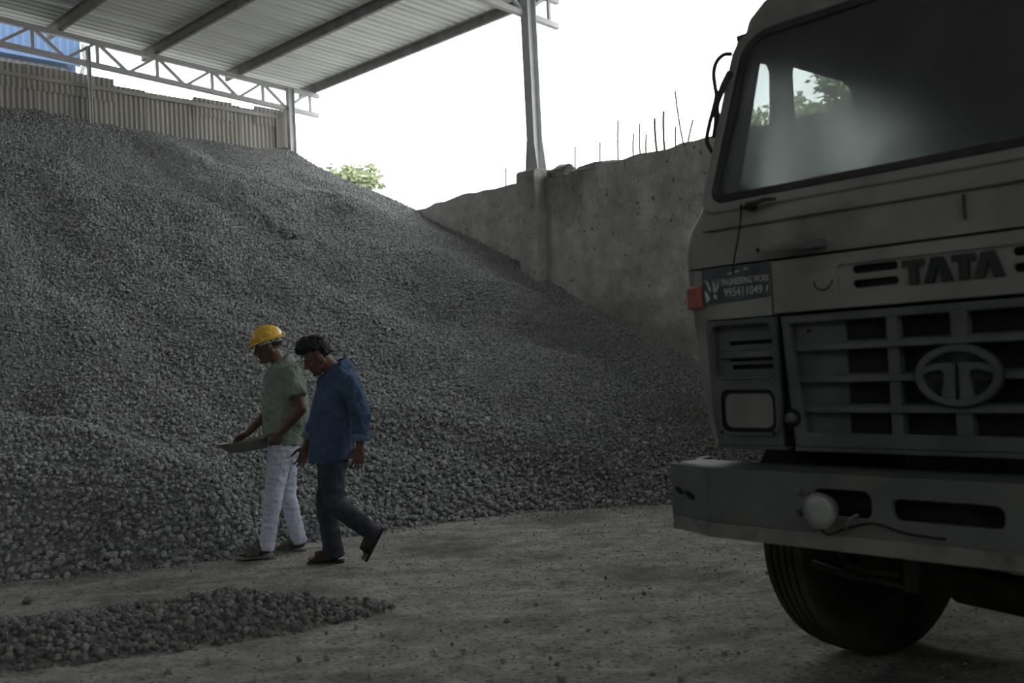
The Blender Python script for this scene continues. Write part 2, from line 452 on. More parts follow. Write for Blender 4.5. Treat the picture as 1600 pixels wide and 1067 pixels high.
def build_concrete_wall():
    # rough cast wall, local frame n/s; inner face at n = WALL_N
    s0, s1 = -9.0, 16.5
    ss = np.arange(s0, s1 + .01, 0.10); zs = np.linspace(0, 1, 30)
    def top(s): return WALL_TOP + 0.035*fbm(s*1.3, s*0+3, 4, 3) + 0.02*vnoise(s*5, s*0, 8) 
    S, T = np.meshgrid(ss, zs)
    Z = T*top(S)
    D = 0.022*fbm(S*1.2, Z*1.2, 21, 4) + 0.006*fbm(S*9, Z*9, 25, 2) + 0.012*np.sin(Z*2*math.pi/0.9)**8
    V = [(WALL_N - d, s, z) for d, s, z in zip(D.ravel(), S.ravel(), Z.ravel())]
    nx, ny = len(ss), len(zs)
    idx = np.arange(nx*ny).reshape(ny, nx)
    Fc = [tuple(int(i) for i in f) for f in np.stack([idx[:-1,:-1].ravel(), idx[1:,:-1].ravel(), idx[1:,1:].ravel(), idx[:-1,1:].ravel()], 1)]
    b = len(V)
    for k, s in enumerate(ss): V.append((WALL_N + .30, s, float(top(np.array([s]))[0]) - .01))
    for k in range(nx - 1): Fc.append((int(idx[-1,k]), b+k, b+k+1, int(idx[-1,k+1])))
    c = len(V)
    for s in ss: V.append((WALL_N + .30, s, 0))
    for k in range(nx - 1): Fc.append((b+k, c+k, c+k+1, b+k+1))
    Fc.append((int(idx[0,0]), int(idx[-1,0]), b, c)); Fc.append((int(idx[0,-1]), c+nx-1, b+nx-1, int(idx[-1,-1])))
    me = bpy.data.meshes.new('wall_right'); me.from_pydata(V, [], Fc); me.update()
    w = link('wall_right', me, M['concrete'], None, False)
    w.rotation_euler = (0, 0, WANG)
    tag(w, 'rough stained concrete retaining wall behind the pile and truck', 'wall', kind='structure')
    for s in S_POST[1:]:
        mb = MB(); rings = []
        for z, q in ((0, .16), (1.2, .155), (2.4, .16), (3.3, .155), (3.62, .16), (3.72, .165), (3.80, .145), (3.83, .11)):
            dz = random.uniform(-.008, .008)
            rings.append([(WALL_N - q + dz, s - .165 + dz, z), (WALL_N - q - dz, s + .165, z), (WALL_N + .2, s + .17, z), (WALL_N + .2, s - .17, z)])
        mb.loft(rings)
        mb.build('pilaster', M['concrete'], w, bev=.02)
    return w
wall_right = build_concrete_wall()

def corrugated(width, height, pitch, amp, sub=8, nz=2, kind='sine', ridge=0.3):
    """sheet standing in local x (width) / z (height), waves along y"""
    xs = []; ys = []
    if kind == 'sine':
        n = int(round(width/pitch*sub))
        for i in range(n + 1):
            x = width*i/n; xs.append(x); ys.append(amp*math.sin(2*math.pi*x/pitch))
    else:
        k = int(round(width/pitch))
        for i in range(k):
            x0 = i*pitch
            for a, y in ((0, 0), (.50, 0), (.62, amp), (.88, amp)):
                xs.append(x0 + a*pitch); ys.append(y)
        xs.append(width); ys.append(0)
    mb = MB()
    V = []
    for j in range(nz):
        for x, y in zip(xs, ys): V.append((x, y, height*j/(nz-1)))
    m_ = len(xs)
    mb.add(V, [(j*m_+i, j*m_+i+1, (j+1)*m_+i+1, (j+1)*m_+i) for j in range(nz-1) for i in range(m_-1)])
    return mb.mesh('sheet')

def build_end_wall():
    w = empty('wall_left', (0, 0, 0), WANG)
    tag(w, 'weathered corrugated sheet end wall above the pile', 'wall', kind='structure')
    width = 0.83
    me_a = corrugated(width, 3.62, 0.076, 0.012); me_a.materials.append(M['sheet'])
    n0 = 9.22; k = 0
    n = n0
    tops = {}
    while n > N_BACK + .5:
        top = 5.80 + 0.012*math.sin(k*2.3) - (.45 if n < 3.6 else 0)  # sheets out of view set lower to let in more light from the left
        o = link('corrugated_sheet', me_a if k == 0 else me_a, None, w, True)
        o.location = (n - width + .03, S_FAR - .30 - (.006 if k % 2 else 0), top - 3.62)
        k += 1; n -= width - .03
    # upper strip of a second row, a few short pieces stand proud of the top edge
    me_s = corrugated(1.28, 0.34, 0.076, 0.012); me_s.materials.append(M['sheet'])
    me_t = corrugated(.68, 0.30, 0.076, 0.012); me_t.materials.append(M['sheet'])
    for nn, zt, me_ in ((6.36 - 1.28, 5.875, me_s), (6.36 - 2.54, 5.865, me_s), (7.62, 5.855, me_t), (8.70, 5.875, me_t)):
        o = link('corrugated_sheet', me_, None, w, True)
        o.location = (nn, S_FAR - .325, zt - .32)
    # lower sheets behind the pile
    me_l = corrugated(width, 2.4, 0.076, 0.012); me_l.materials.append(M['sheet'])
    n = n0; k = 0
    while n > N_BACK + .5:
        o = link('corrugated_sheet', me_l, None, w, True); o.location = (n - width + .03, S_FAR - .28, 0); n -= width - .03
    for z in (5.72, 4.3):
        mb = MB(); mb.box((3.6 if z > 5 else N_BACK, S_FAR - .355, z - .03), (9.2, S_FAR - .318, z + .03)); mb.build('rail', M['sheet'], w, bev=.004)
    MB().box((9.10, S_FAR - .345, 3.72), (9.46, S_FAR - .33, 5.80)).build('corner_flashing', M['sheet'], w)
    # unseen back and near walls, heights set to shape the light inside
    b = empty('wall_back', (0, 0, 0), WANG)
    tag(b, 'unseen dark corrugated sheet wall closing the shed behind the camera', 'wall', kind='structure')
    big = corrugated(S_FAR - S_NEAR, 6.95, 0.25, 0.03, sub=4); big.materials.append(M['dark_sheet'])
    o = link('corrugated_sheet', big, None, b, True); o.rotation_euler = (0, 0, R(90)); o.location = (N_BACK, S_NEAR, 0)
    c = empty('wall_near', (0, 0, 0), WANG)
    tag(c, 'unseen corrugated sheet wall half closing the near end of the shed, height set for the light', 'wall', kind='structure')
    big2 = corrugated(WALL_N - N_BACK, 5.5, 0.25, 0.03, sub=4); big2.materials.append(M['dark_sheet'])
    o = link('corrugated_sheet', big2, None, c, True); o.location = (N_BACK, S_NEAR, 0)
    return w
build_end_wall()

def build_roof():
    c = empty('ceiling', (0, 0, 0), WANG)
    tag(c, 'ribbed metal sheet roof on steel purlins', 'roof', kind='structure')
    slope = math.atan(0.048)
    length = (EAVE_N - N_BACK)/math.cos(slope)
    W, P = 1.05, 0.15
    # sheet: ribs run along n; local x = s (width), y up, z = along n
    me = corrugated(W + .02, length, P, 0.03, kind='trap')
    # (x, y, z) -> (n = z, s = x, up = y)
    me.transform(Matrix(((0,0,1,0),(1,0,0,0),(0,1,0,0),(0,0,0,1))))
    me.materials.append(M['roof'])
    s = S_FAR - .0; k = 0
    while s > S_NEAR:
        o = link('roof_sheet', me, None, c)
        o.rotation_euler = (0, slope, 0)
        o.location = (N_BACK, s - W, roof_z(N_BACK) + .135 + (0.004 if k % 2 else 0))
        s -= W; k += 1
    n = 9.80; L = S_FAR - S_NEAR
    mbp = MB()   # a zed purlin: web and two flanges
    mbp.box((-.004, 0, -.0), (.004, L, .13)).box((-.05, 0, .122), (.004, L, .13)).box((-.004, 0, 0), (.055, L, .008)).box((.05, 0, 0), (.055, L, .02))
    mp = mbp.mesh('purlin'); mp.materials.append(M['purlin'])
    while n > N_BACK:
        o = link('purlin', mp, None, c); o.location = (n, S_NEAR, roof_z(n)); n -= 1.42
    return c
build_roof()

def build_truss(s, label, short=False):
    t = empty('roof_truss', shed(9.2, s), WANG)
    tag(t, label, 'truss', 'roof trusses')
    o = 9.2
    zt = lambda n: roof_z(n) - .035
    zb = lambda n: roof_z(n) - .375
    n0, n1 = 9.92, N_BACK + .3
    MB().bar((n0-o, 0, zt(n0)), (n1-o, 0, zt(n1)), .075, .075).build('top_chord', M['steel'], t, bev=.005)
    MB().bar((9.90-o, 0, zb(9.9)), (n1-o, 0, zb(n1)), .075, .075).build('bottom_chord', M['steel'], t, bev=.005)
    k = 0; nb = 9.27
    while nb - .91 > n1:
        a = (nb - o, 0, zb(nb)); m_ = (nb - .45 - o, 0, zt(nb - .45)); c = (nb - .91 - o, 0, zb(nb - .91))
        MB().bar(a, m_, .042, .042).build('web_member', M['steel'], t)
        MB().bar((m_[0], 0, m_[2]), (m_[0], 0, zb(nb - .45)), .042, .042).build('web_member', M['steel'], t)
        MB().bar(m_, c, .042, .042).build('web_member', M['steel'], t)
        nb -= .91
    MB().bar((9.27-o, 0, zb(9.27)), (9.68-o, 0, zt(9.68)), .042, .042).build('web_member', M['steel'], t)
    MB().bar((9.74-o, 0, zb(9.74)), (9.74-o, 0, zt(9.74)), .042, .042).build('web_member', M['steel'], t)
    return t
build_truss(14.32, 'far roof truss above the corrugated end wall')
build_truss(8.72, 'near roof truss meeting the tall post on the concrete wall')
build_truss(3.15, 'roof truss over the parked truck cab')
build_truss(-2.42, 'roof truss on the near side of the parked truck')

def build_post(n, s, z0, z1, label, sec=(.13, .16), rot=0.0):
    t = empty('steel_post', shed(n, s), WANG + rot)
    tag(t, label, 'post', 'steel posts of the shed')
    a, b = sec
    MB().box((-b/2, -a/2, z0), (-b/2 + .012, a/2, z1)).build('flange', M['steel'], t)
    MB().box((b/2 - .012, -a/2, z0), (b/2, a/2, z1)).build('flange', M['steel'], t)
    MB().box((-b/2 + .012, -.006, z0), (b/2 - .012, .006, z1)).build('web', M['steel'], t)
    MB().box((-.13, -.12, z0 - .012), (.13, .12, z0 + .006)).build('base_plate', M['steel'], t)
    for sy in (-1, 1):   # gussets that flare at the foot
        g = MB()
        for q in (-b/2, b/2):
            g.add([(q-.006, sy*a/2, z0), (q+.006, sy*a/2, z0), (q+.006, sy*(a/2+.045), z0), (q-.006, sy*(a/2+.045), z0), (q-.006, sy*a/2, z0+.38), (q+.006, sy*a/2, z0+.38)],
                  [(0,1,2,3), (0,4,5,1), (0,3,4), (1,5,2), (2,5,4,3)])
        g.build('gusset', M['steel'], t)
    return t
build_post(9.30, 8.68, 3.83, 6.2, 'tall steel post standing on the concrete wall pilaster')
build_post(9.30, 14.25, 3.6, 6.2, 'steel post at the corner of the corrugated wall', (.09, .12))
build_post(9.30, 3.11, 3.83, 6.2, 'steel post on the concrete wall behind the truck')
build_post(5.95, 14.30, 0.0, 6.28, 'slender post in front of the corrugated wall', (.055, .055))

def rebar_at(s, z1, lean_s=0.0, lean_n=0.0, r=.006, z0=3.6, n=None):
    n = n if n is not None else WALL_N + .15
    o = empty('rebar', shed(n, s, z0), WANG)
    mb = MB(); pts = []
    h = z1 - z0
    for k in range(5):
        t = k/4; pts.append((lean_n*t*h, lean_s*t*h + .015*math.sin(3*t), h*t))
    mb.tube(pts, r, 6)
    return mb.build('bar', M['rebar'], o), o
def pix_to_wall(x, y, n=WALL_N + .15):
    d = cam.matrix_world.to_3x3() @ Vector(((x-800)/F_PX, -(y-533.5)/F_PX, -1))
    c = Vector((0, 0, 1.35)); t = (n - WN.dot(c))/WN.dot(d)
    p = c + d*t
    return p.dot(WD), p.z
bars = [(899, 252, 899, 229, 'first'), (938, 247, 938, 222, ''), (966, 243, 966, 188, ''), (990, 241, 990, 208, ''), (1001, 240, 1000, 193, ''), (1010, 237, 1010, 210, ''),
        (1028, 234, 1023, 185, ''), (1039, 232, 1037, 174, ''), (1057, 226, 1056, 198, ''), (1071, 222, 1055, 142, ''), (1071, 222, 1083, 187, ''), (791, 292, 791, 262, '')]
rb_lab = ['short thin rebar just right of the soil lump start', 'short rebar above the rough soil lump on the wall', 'faint tall rebar left of the upright cluster', 'short rebar second in the upright cluster',
          'tall rebar third in the upright cluster on the wall', 'short rebar between two taller ones on the wall', 'thick straight rebar in the middle of the upright cluster', 'tallest straight rebar on the wall, right of the thick one',
          'short rebar just left of the leaning pair', 'long rebar leaning left, longest on the wall', 'short rebar leaning right from the foot of the long one', 'lone short rebar left of the tall steel post']
for (x0, y0, x1, y1, _), lab in zip(bars, rb_lab):
    s_a, z_a = pix_to_wall(x0, y0); s_b, z_b = pix_to_wall(x1, y1)
    b, o = rebar_at(s_a, z_b, (s_b - s_a)/(z_b - 3.6), 0, .014 if 'thick' in lab else .010)
    tag(o, lab, 'rebar', 'rebars on the concrete wall')

def lump(name, c, r, seed, mat_, label, cat, sub=3, amp=.35):
    bm = bmesh.new(); bmesh.ops.create_icosphere(bm, subdivisions=sub, radius=1)
    for v in bm.verts:
        p = v.co.copy()
        q = 1 + amp*mnoise.noise(p*1.6 + Vector((seed, 0, 0))) + amp*.5*mnoise.noise(p*4 + Vector((0, seed, 0)))
        v.co = Vector((p.x*r[0], p.y*r[1], p.z*r[2]))*q
    me = bpy.data.meshes.new(name); bm.to_mesh(me); bm.free()
    o = link(name, me, mat_); o.location = c; o.rotation_euler = (0, 0, WANG)
    return tag(o, label, cat)
s_l, z_l = pix_to_wall(880, 262)
lump('soil_lump', shed(WALL_N + .14, s_l, WALL_TOP + .02), (.15, .22, .13), 3, M['pile'], 'dark lump of soil on top of the wall beside the steel post', 'soil')
s_l, z_l = pix_to_wall(935, 248)
lump('soil_lump', shed(WALL_N + .14, s_l, WALL_TOP + .0), (.14, .42, .08), 9, M['pile'], 'low ragged ridge of soil along the wall top', 'soil')

# blue building beyond the end wall
def build_blue():
    b = empty('blue_building', shed(4.0, 21.8), WANG)
    tag(b, 'blue clad building seen above the corrugated end wall', 'building')
    o = 4.0
    MB().box((-9-o, 0.3, 0), (8.60-o, 8, 8.3)).build('wall', M['milk'], b)
    me = corrugated(0.62, 2.4, 0.155, 0.02, kind='trap'); me.materials.append(M['blue'])
    for k in range(16):
        q = link('blue_panel', me, None, b); q.location = (8.98 - o - .62*(k+1), .2, 8.42)
    me2 = corrugated(0.62, 1.9, 0.155, 0.02, kind='trap'); me2.materials.append(M['milk'])
    for k in range(16):
        q = link('pale_panel', me2, None, b); q.location = (8.70 - o - .62*(k+1), .24, 6.5)
    MB().box((-6.0-o, -.08, 8.36), (8.74-o, .2, 8.43)).build('eave_strip', M['blue'], b)
    MB().box((-9-o, .4, 8.3), (8.95-o, 8, 10.9)).build('upper_wall', M['blue'], b)
    MB().tube([(8.98-o, .05, 8.9), (9.0-o, .0, 8.5), (8.86-o, -.02, 8.1), (8.80-o, -.02, 6)], .05, 8).build('downpipe', M['milk'], b, True)
build_blue()

# ------------------------------------------------------------------ the big pile
def tps_fit(P, h, lam=1e-3):
    n = len(P); d = np.linalg.norm(P[:,None]-P[None], axis=2)
    K = np.where(d > 0, d*d*np.log(d + 1e-12), 0) + lam*np.eye(n)
    A = np.zeros((n+3, n+3)); A[:n,:n] = K; A[:n,n:] = np.c_[np.ones(n), P]; A[n:,:n] = A[:n,n:].T
    w = np.linalg.solve(A, np.r_[h, 0, 0, 0])
    def f(Q):
        d2 = np.linalg.norm(Q[:,None]-P[None], axis=2)
        return np.where(d2 > 0, d2*d2*np.log(d2 + 1e-12), 0) @ w[:n] + w[n] + Q @ w[n+1:]
    return f
foot = [(2.39,7.6),(3.14,7.2),(3.94,6.95),(5.19,6.8),(6.0,6.55),(6.77,6.3),(7.49,5.55),(8.2,4.7),(9.0,3.9),(1.2,7.9),(0,8.3),(-1.5,8.8),(-3,9.3)]
CP = [(n, s, 0.0) for n, s in foot] + [(n, s - 1.5, -1.0) for n, s in foot]
CP += [(9.24,14.2,5.13),(9.24,13.38,4.70),(9.24,12.38,4.22),(9.24,11.17,3.72),(9.24,10.36,3.31),(9.24,9.6,2.97),(9.24,8.58,2.48),(9.24,8.06,2.19),(9.24,7.57,1.84),(9.24,7.11,1.62),(9.24,6.66,1.45),(9.24,6.37,1.32),(9.24,5.5,.85)]
CP += [(4.74,14.4,5.21),(5.24,14.4,5.25),(6.04,14.4,5.20),(7.02,14.4,5.16),(7.87,14.4,5.17),(9.0,14.4,5.18),(3.4,14.4,5.2),(2,14.4,5.0),(0,14.4,4.4),(-2,14.4,3.4)]
CP += [(5.2,10.4,2.45),(3.2,10.7,2.35),(7.2,10.0,2.85),(5.2,12.4,3.85),(3.2,12.6,3.75)]
CP = np.array(CP, float)
pile_f = tps_fit(CP[:,:2], CP[:,2], 0.02)

def crest(n, s, pts, h, w, off, g, w2):
    """a ridge along a line on the slope with a dip (g < 0) or bulge (g > 0) at `off` on its lower side"""
    best = np.full(n.shape, 9e9); sd = np.zeros(n.shape); end = np.ones(n.shape)
    m = len(pts) - 1
    for i, ((x0, y0), (x1, y1)) in enumerate(zip(pts[:-1], pts[1:])):
        dx, dy = x1 - x0, y1 - y0
        t = ((n - x0)*dx + (s - y0)*dy)/(dx*dx + dy*dy); tc = np.clip(t, 0, 1)
        ex, ey = n - x0 - tc*dx, s - y0 - tc*dy; d = np.hypot(ex, ey)
        side = np.sign(-(ey - ex*dy/(dx if abs(dx) > 1e-6 else 1e-6)))
        sd = np.where(d < best, d*side, sd); best = np.minimum(best, d)
    return h*np.exp(-(best/w)**2) + g*np.exp(-((sd - off)/w2)**2)*(best < 2.5*abs(off) + .6)*np.exp(-(np.maximum(best - abs(sd), 0)/.3)**2)
def pile_height(n, s):
    sh = n.shape
    q = np.c_[n.ravel(), s.ravel()]
    z = np.concatenate([pile_f(q[i:i+4000]) for i in range(0, len(q), 4000)]).reshape(sh)
    zc = np.clip(z, 0, 9)
    amp = np.clip(zc/0.8, 0, 1) * np.clip((14.4 - s)/1.5, 0.15, 1) * np.clip((9.24 - n)/1.0, .25, 1)
    z = z + amp*(0.12*fbm(n*0.6 + 3, s*0.5, 31, 3) + 0.06*fbm(n*1.9, s*1.3, 37, 3))
    z = z + amp*0.05*fbm(n*1.9 + s*0.9, s*0.30, 44, 2)                    # long runnels down the slope
    soft = np.clip(zc/0.35, 0, 1)
    z = z + soft*crest(n, s, [(7.08, 10.6), (7.3, 9.85), (7.65, 9.31), (7.83, 8.84), (8.09, 8.46)], .06, .34, .48, -.11, .38)
    z = z + soft*crest(n, s, [(7.9, 9.1), (8.16, 8.75), (8.55, 8.27), (8.9, 7.84), (9.05, 7.2)], .08, .20, .38, -.10, .25)
    z = z + soft*crest(n, s, [(2.2, 9.2), (2.86, 8.78), (3.36, 8.49), (3.75, 7.92), (3.97, 7.48)], .17, .26, .50, .20, .45)
    z = z + soft*crest(n, s, [(5.84, 7.99), (6.55, 7.49), (7.02, 6.89), (7.31, 6.3)], .09, .15, .25, -.07, .2)
    z = z - .34*np.exp(-(((n - 3.15)/.48)**2 + ((s - 9.45)/.50)**2)) + .10*np.exp(-(((n - 3.7)/.55)**2 + ((s - 10.1)/.22)**2))
    z = z + .12*np.exp(-(((n - 6.9)/.5)**2 + ((s - 13.6)/.5)**2)) - .10*np.exp(-(((n - 7.4)/.4)**2 + ((s - 13.2)/.6)**2))
    return z

def height_mesh(name, n0, n1, s0, s1, step, fn, attr, zmin=-.02):
    ns = np.arange(n0, n1 + 1e-6, step); ss = np.arange(s0, s1 + 1e-6, step)
    Nn, Ss = np.meshgrid(ns, ss); Z = fn(Nn, Ss)
    nx, ny = len(ns), len(ss)
    idx = np.arange(nx*ny).reshape(ny, nx)
    keep = np.maximum.reduce([Z[:-1,:-1], Z[1:,:-1], Z[:-1,1:], Z[1:,1:]]) > zmin
    fs = np.stack([idx[:-1,:-1], idx[:-1,1:], idx[1:,1:], idx[1:,:-1]], 2)[keep]
    used = np.unique(fs); remap = -np.ones(nx*ny, int); remap[used] = np.arange(len(used))
    V = np.c_[Nn.ravel(), Ss.ravel(), np.maximum(Z.ravel(), -.06)][used]
    me = bpy.data.meshes.new(name)
    me.from_pydata(V.tolist(), [], remap[fs].tolist()); me.update()
    size, dens = attr(V[:,0], V[:,1], V[:,2])
    for nm, arr in (('size', size), ('dens', dens)):
        a = me.attributes.new(nm, 'FLOAT', 'POINT'); a.data.foreach_set('value', arr.astype(np.float32))
    return me

def scatter_nodes(name, mat_, seed, flat=1.0):
    """geometry nodes: rough stones on every face, sized and spread by the 'size' and 'dens' attributes"""
    ng = bpy.data.node_groups.new(name, 'GeometryNodeTree')
    ng.interface.new_socket('Geometry', in_out='INPUT', socket_type='NodeSocketGeometry')
    ng.interface.new_socket('Geometry', in_out='OUTPUT', socket_type='NodeSocketGeometry')
    N, L = ng.nodes, ng.links
    gi, go = N.new('NodeGroupInput'), N.new('NodeGroupOutput')
    dp = N.new('GeometryNodeDistributePointsOnFaces'); dp.inputs['Seed'].default_value = seed
    L.new(gi.outputs[0], dp.inputs['Mesh'])
    ad = N.new('GeometryNodeInputNamedAttribute'); ad.data_type = 'FLOAT'; ad.inputs['Name'].default_value = 'dens'
    L.new(ad.outputs[0], dp.inputs['Density'])
    jn = N.new('GeometryNodeGeometryToInstance')
    for k in range(5):
        ico = N.new('GeometryNodeMeshIcoSphere'); ico.inputs['Radius'].default_value = 1.0; ico.inputs['Subdivisions'].default_value = 2
        sp = N.new('GeometryNodeSetPosition'); L.new(ico.outputs[0], sp.inputs['Geometry'])
        ps = N.new('GeometryNodeInputPosition')
        nz = N.new('ShaderNodeTexNoise'); nz.noise_dimensions = '4D'; nz.inputs['W'].default_value = k*3.7 + seed; nz.inputs['Scale'].default_value = 1.1
        L.new(ps.outputs[0], nz.inputs['Vector'])
        sb = N.new('ShaderNodeVectorMath'); sb.operation = 'SUBTRACT'; sb.inputs[1].default_value = (.5, .5, .5); L.new(nz.outputs['Color'], sb.inputs[0])
        sc = N.new('ShaderNodeVectorMath'); sc.operation = 'SCALE'; sc.inputs['Scale'].default_value = 1.5; L.new(sb.outputs[0], sc.inputs[0])
        L.new(sc.outputs[0], sp.inputs['Offset'])
        sm = N.new('GeometryNodeSetMaterial'); sm.inputs['Material'].default_value = mat_; L.new(sp.outputs[0], sm.inputs['Geometry'])
        L.new(sm.outputs[0], jn.inputs[0])
    ip = N.new('GeometryNodeInstanceOnPoints'); ip.inputs['Pick Instance'].default_value = True
    lift = N.new('ShaderNodeVectorMath'); lift.operation = 'SCALE'
    als = N.new('GeometryNodeInputNamedAttribute'); als.data_type = 'FLOAT'; als.inputs['Name'].default_value = 'size'
    rl = N.new('FunctionNodeRandomValue'); rl.data_type = 'FLOAT'; rl.inputs[2].default_value = -0.3; rl.inputs[3].default_value = 1.5
    ml = N.new('ShaderNodeMath'); ml.operation = 'MULTIPLY'; L.new(als.outputs[0], ml.inputs[0]); L.new(rl.outputs[1], ml.inputs[1])
    L.new(dp.outputs['Normal'], lift.inputs[0]); L.new(ml.outputs[0], lift.inputs['Scale'])
    spt = N.new('GeometryNodeSetPosition'); L.new(dp.outputs['Points'], spt.inputs['Geometry']); L.new(lift.outputs[0], spt.inputs['Offset'])
    L.new(spt.outputs[0], ip.inputs['Points']); L.new(jn.outputs[0], ip.inputs['Instance'])
    asz = N.new('GeometryNodeInputNamedAttribute'); asz.data_type = 'FLOAT'; asz.inputs['Name'].default_value = 'size'
    rv = N.new('FunctionNodeRandomValue'); rv.data_type = 'FLOAT'; rv.inputs[2].default_value = 0.0; rv.inputs[3].default_value = 1.0
    pw = N.new('ShaderNodeMath'); pw.operation = 'POWER'; pw.inputs[1].default_value = 2.2; L.new(rv.outputs[1], pw.inputs[0])
    ma = N.new('ShaderNodeMath'); ma.operation = 'MULTIPLY_ADD'; ma.inputs[1].default_value = 0.85; ma.inputs[2].default_value = 0.58; L.new(pw.outputs[0], ma.inputs[0])
    mu = N.new('ShaderNodeMath'); mu.operation = 'MULTIPLY'; L.new(ma.outputs[0], mu.inputs[0]); L.new(asz.outputs[0], mu.inputs[1])
    L.new(mu.outputs[0], ip.inputs['Scale'])
    rr = N.new('FunctionNodeRandomValue'); rr.data_type = 'FLOAT_VECTOR'; rr.inputs[0].default_value = (0, 0, 0); rr.inputs[1].default_value = (6.28, 6.28, 6.28)
    L.new(rr.outputs[0], ip.inputs['Rotation'])
    L.new(ip.outputs[0], go.inputs[0])
    return ng

STONES = []
for k in range(6):
    bm = bmesh.new(); bmesh.ops.create_icosphere(bm, subdivisions=2, radius=1)
    for v in bm.verts:
        v.co *= 1 + .42*mnoise.noise(v.co*1.1 + Vector((k*5.1, 0, 0))) + .12*mnoise.noise(v.co*3 + Vector((0, k*3.3, 0)))
    me = bpy.data.meshes.new('stone'); bm.to_mesh(me); bm.free(); me.materials.append(M['stone']); STONES.append(me)
def place_stone(name, p, r, parent=None):
    o = bpy.data.objects.new(name, random.choice(STONES)); COL.objects.link(o)
    o.location = p; o.scale = (r*random.uniform(.85, 1.2), r*random.uniform(.85, 1.2), r*random.uniform(.8, 1.0))
    o.rotation_euler = (random.uniform(0, 6.3), random.uniform(0, 6.3), random.uniform(0, 6.3))
    if parent: o.parent = parent
    return o

def pile_attr(n, s, z):
    fines = np.clip(fbm(n*0.8 + 5, s*0.55 + 2, 51, 3)*1.1 + 0.15, 0, 1)           # smooth dusty bands
    fines = np.maximum(fines, .8*np.exp(-(((n-2.9)/.6)**2 + ((s-9.8)/.8)**2)))
    coarse = np.exp(-np.clip(z, 0, 9)/0.75)
    size = 0.0112 + 0.0075*coarse - 0.0035*fines*(1-coarse)
    size *= 1 - .25*np.clip((n - 6.3)/2, 0, 1)
    dens = (0.80 + .45*coarse)/(math.pi*size**2)*(1 - .25*fines*(1 - coarse))
    dens = np.where(z < .02, dens*.35, dens)
    dens = np.where(n < -1.0, dens*.3, dens)
    return size, np.clip(dens, 50, 3600)

def build_pile():
    t = empty('gravel_pile', (0, 0, 0), WANG)
    tag(t, 'huge sloping heap of grey clinker gravel filling the shed corner', 'gravel pile')
    me = height_mesh('slope', -3.0, 9.26, 3.4, 14.43, 0.07, pile_height, pile_attr)
    link('slope', me, M['pile'], t, True)
    st = link('loose_gravel', me.copy(), M['pile'], t)
    st['kind'] = 'stuff'
    g = st.modifiers.new('gravel', 'NODES'); g.node_group = scatter_nodes('pile_scatter', M['stone'], 3)
    # the biggest lumps, one by one, along the foot
    k = 0
    while k < 290:
        n = random.uniform(1.9, 8.3); s = random.uniform(5.2, 9.4)
        z = float(pile_height(np.array([[n]]), np.array([[s]]))[0, 0])
        if z < .0 or z > 1.3 or random.random() > math.exp(-z/.5): continue
        r = random.uniform(.022, .031) * (1.25 if random.random() < .12 else 1)
        place_stone('stone', (n, s, z + r*.35), r, t); k += 1
    return t
build_pile()

# the low windrow of gravel in the foreground
def world_to_shed(p): return p.dot(WN), p.dot(WD)
WR = [(-3.6, 4.85, .50, .13), (-2.75, 5.18, .44, .15), (-2.27, 5.34, .40, .14), (-1.81, 5.46, .36, .15), (-1.32, 5.60, .30, .13), (-1.05, 5.66, .20, .08), (-.86, 5.69, .10, .035)]
def wind_height(x, y):
    z = np.full(x.shape, -1.0); best = np.full(x.shape, 9e9)
    for (x0, y0, w0, h0), (x1, y1, w1, h1) in zip(WR[:-1], WR[1:]):
        dx, dy = x1-x0, y1-y0
        t = np.clip(((x-x0)*dx + (y-y0)*dy)/(dx*dx+dy*dy), 0, 1)
        d = np.hypot(x - x0 - t*dx, y - y0 - t*dy); w = w0 + t*(w1-w0); h = h0 + t*(h1-h0)
        w = w*(1 + .18*vnoise(x*1.8, y*1.8, 61))
        zz = h*np.clip(1 - (d/w)**1.7, -.5, 1)
        z = np.where(d < best, zz, z); best = np.minimum(best, d)
    return z + .03*fbm(x*3, y*3, 63, 3)*np.clip(z/.04, 0, 1)
def wind_attr(x, y, z):
    size = np.full(x.shape, .0148); return size, np.where(z < .005, 350., 1600.)
wr = empty('gravel_windrow', (-1.9, 5.2, 0))
tag(wr, 'low dark ridge of spilled gravel across the foreground', 'gravel')
me = height_mesh('ridge', -5.0, .2, 3.9, 6.4, .04, wind_height, wind_attr, -.005)
me.transform(Matrix.Translation((1.9, -5.2, 0)))
link('ridge', me, M['windrow_stone'], wr, True)
st = link('loose_gravel', me.copy(), M['pile'], wr); st['kind'] = 'stuff'
g = st.modifiers.new('gravel', 'NODES'); g.node_group = scatter_nodes('windrow_scatter', M['windrow_stone'], 17)
WINDROW_STONES = []
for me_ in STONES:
    m2 = me_.copy(); m2.materials.clear(); m2.materials.append(M['windrow_stone']); WINDROW_STONES.append(m2)
k = 0
while k < 130:
    x, y = random.uniform(-3.6, -.5), random.uniform(4.3, 6.0)
    z = float(wind_height(np.array([[x]]), np.array([[y]]))[0, 0])
    if z < .0: continue
    r = random.uniform(.021, .030); o = place_stone('stone', (x + 1.9, y - 5.2, z + r*.4), r, wr); o.data = random.choice(WINDROW_STONES); k += 1

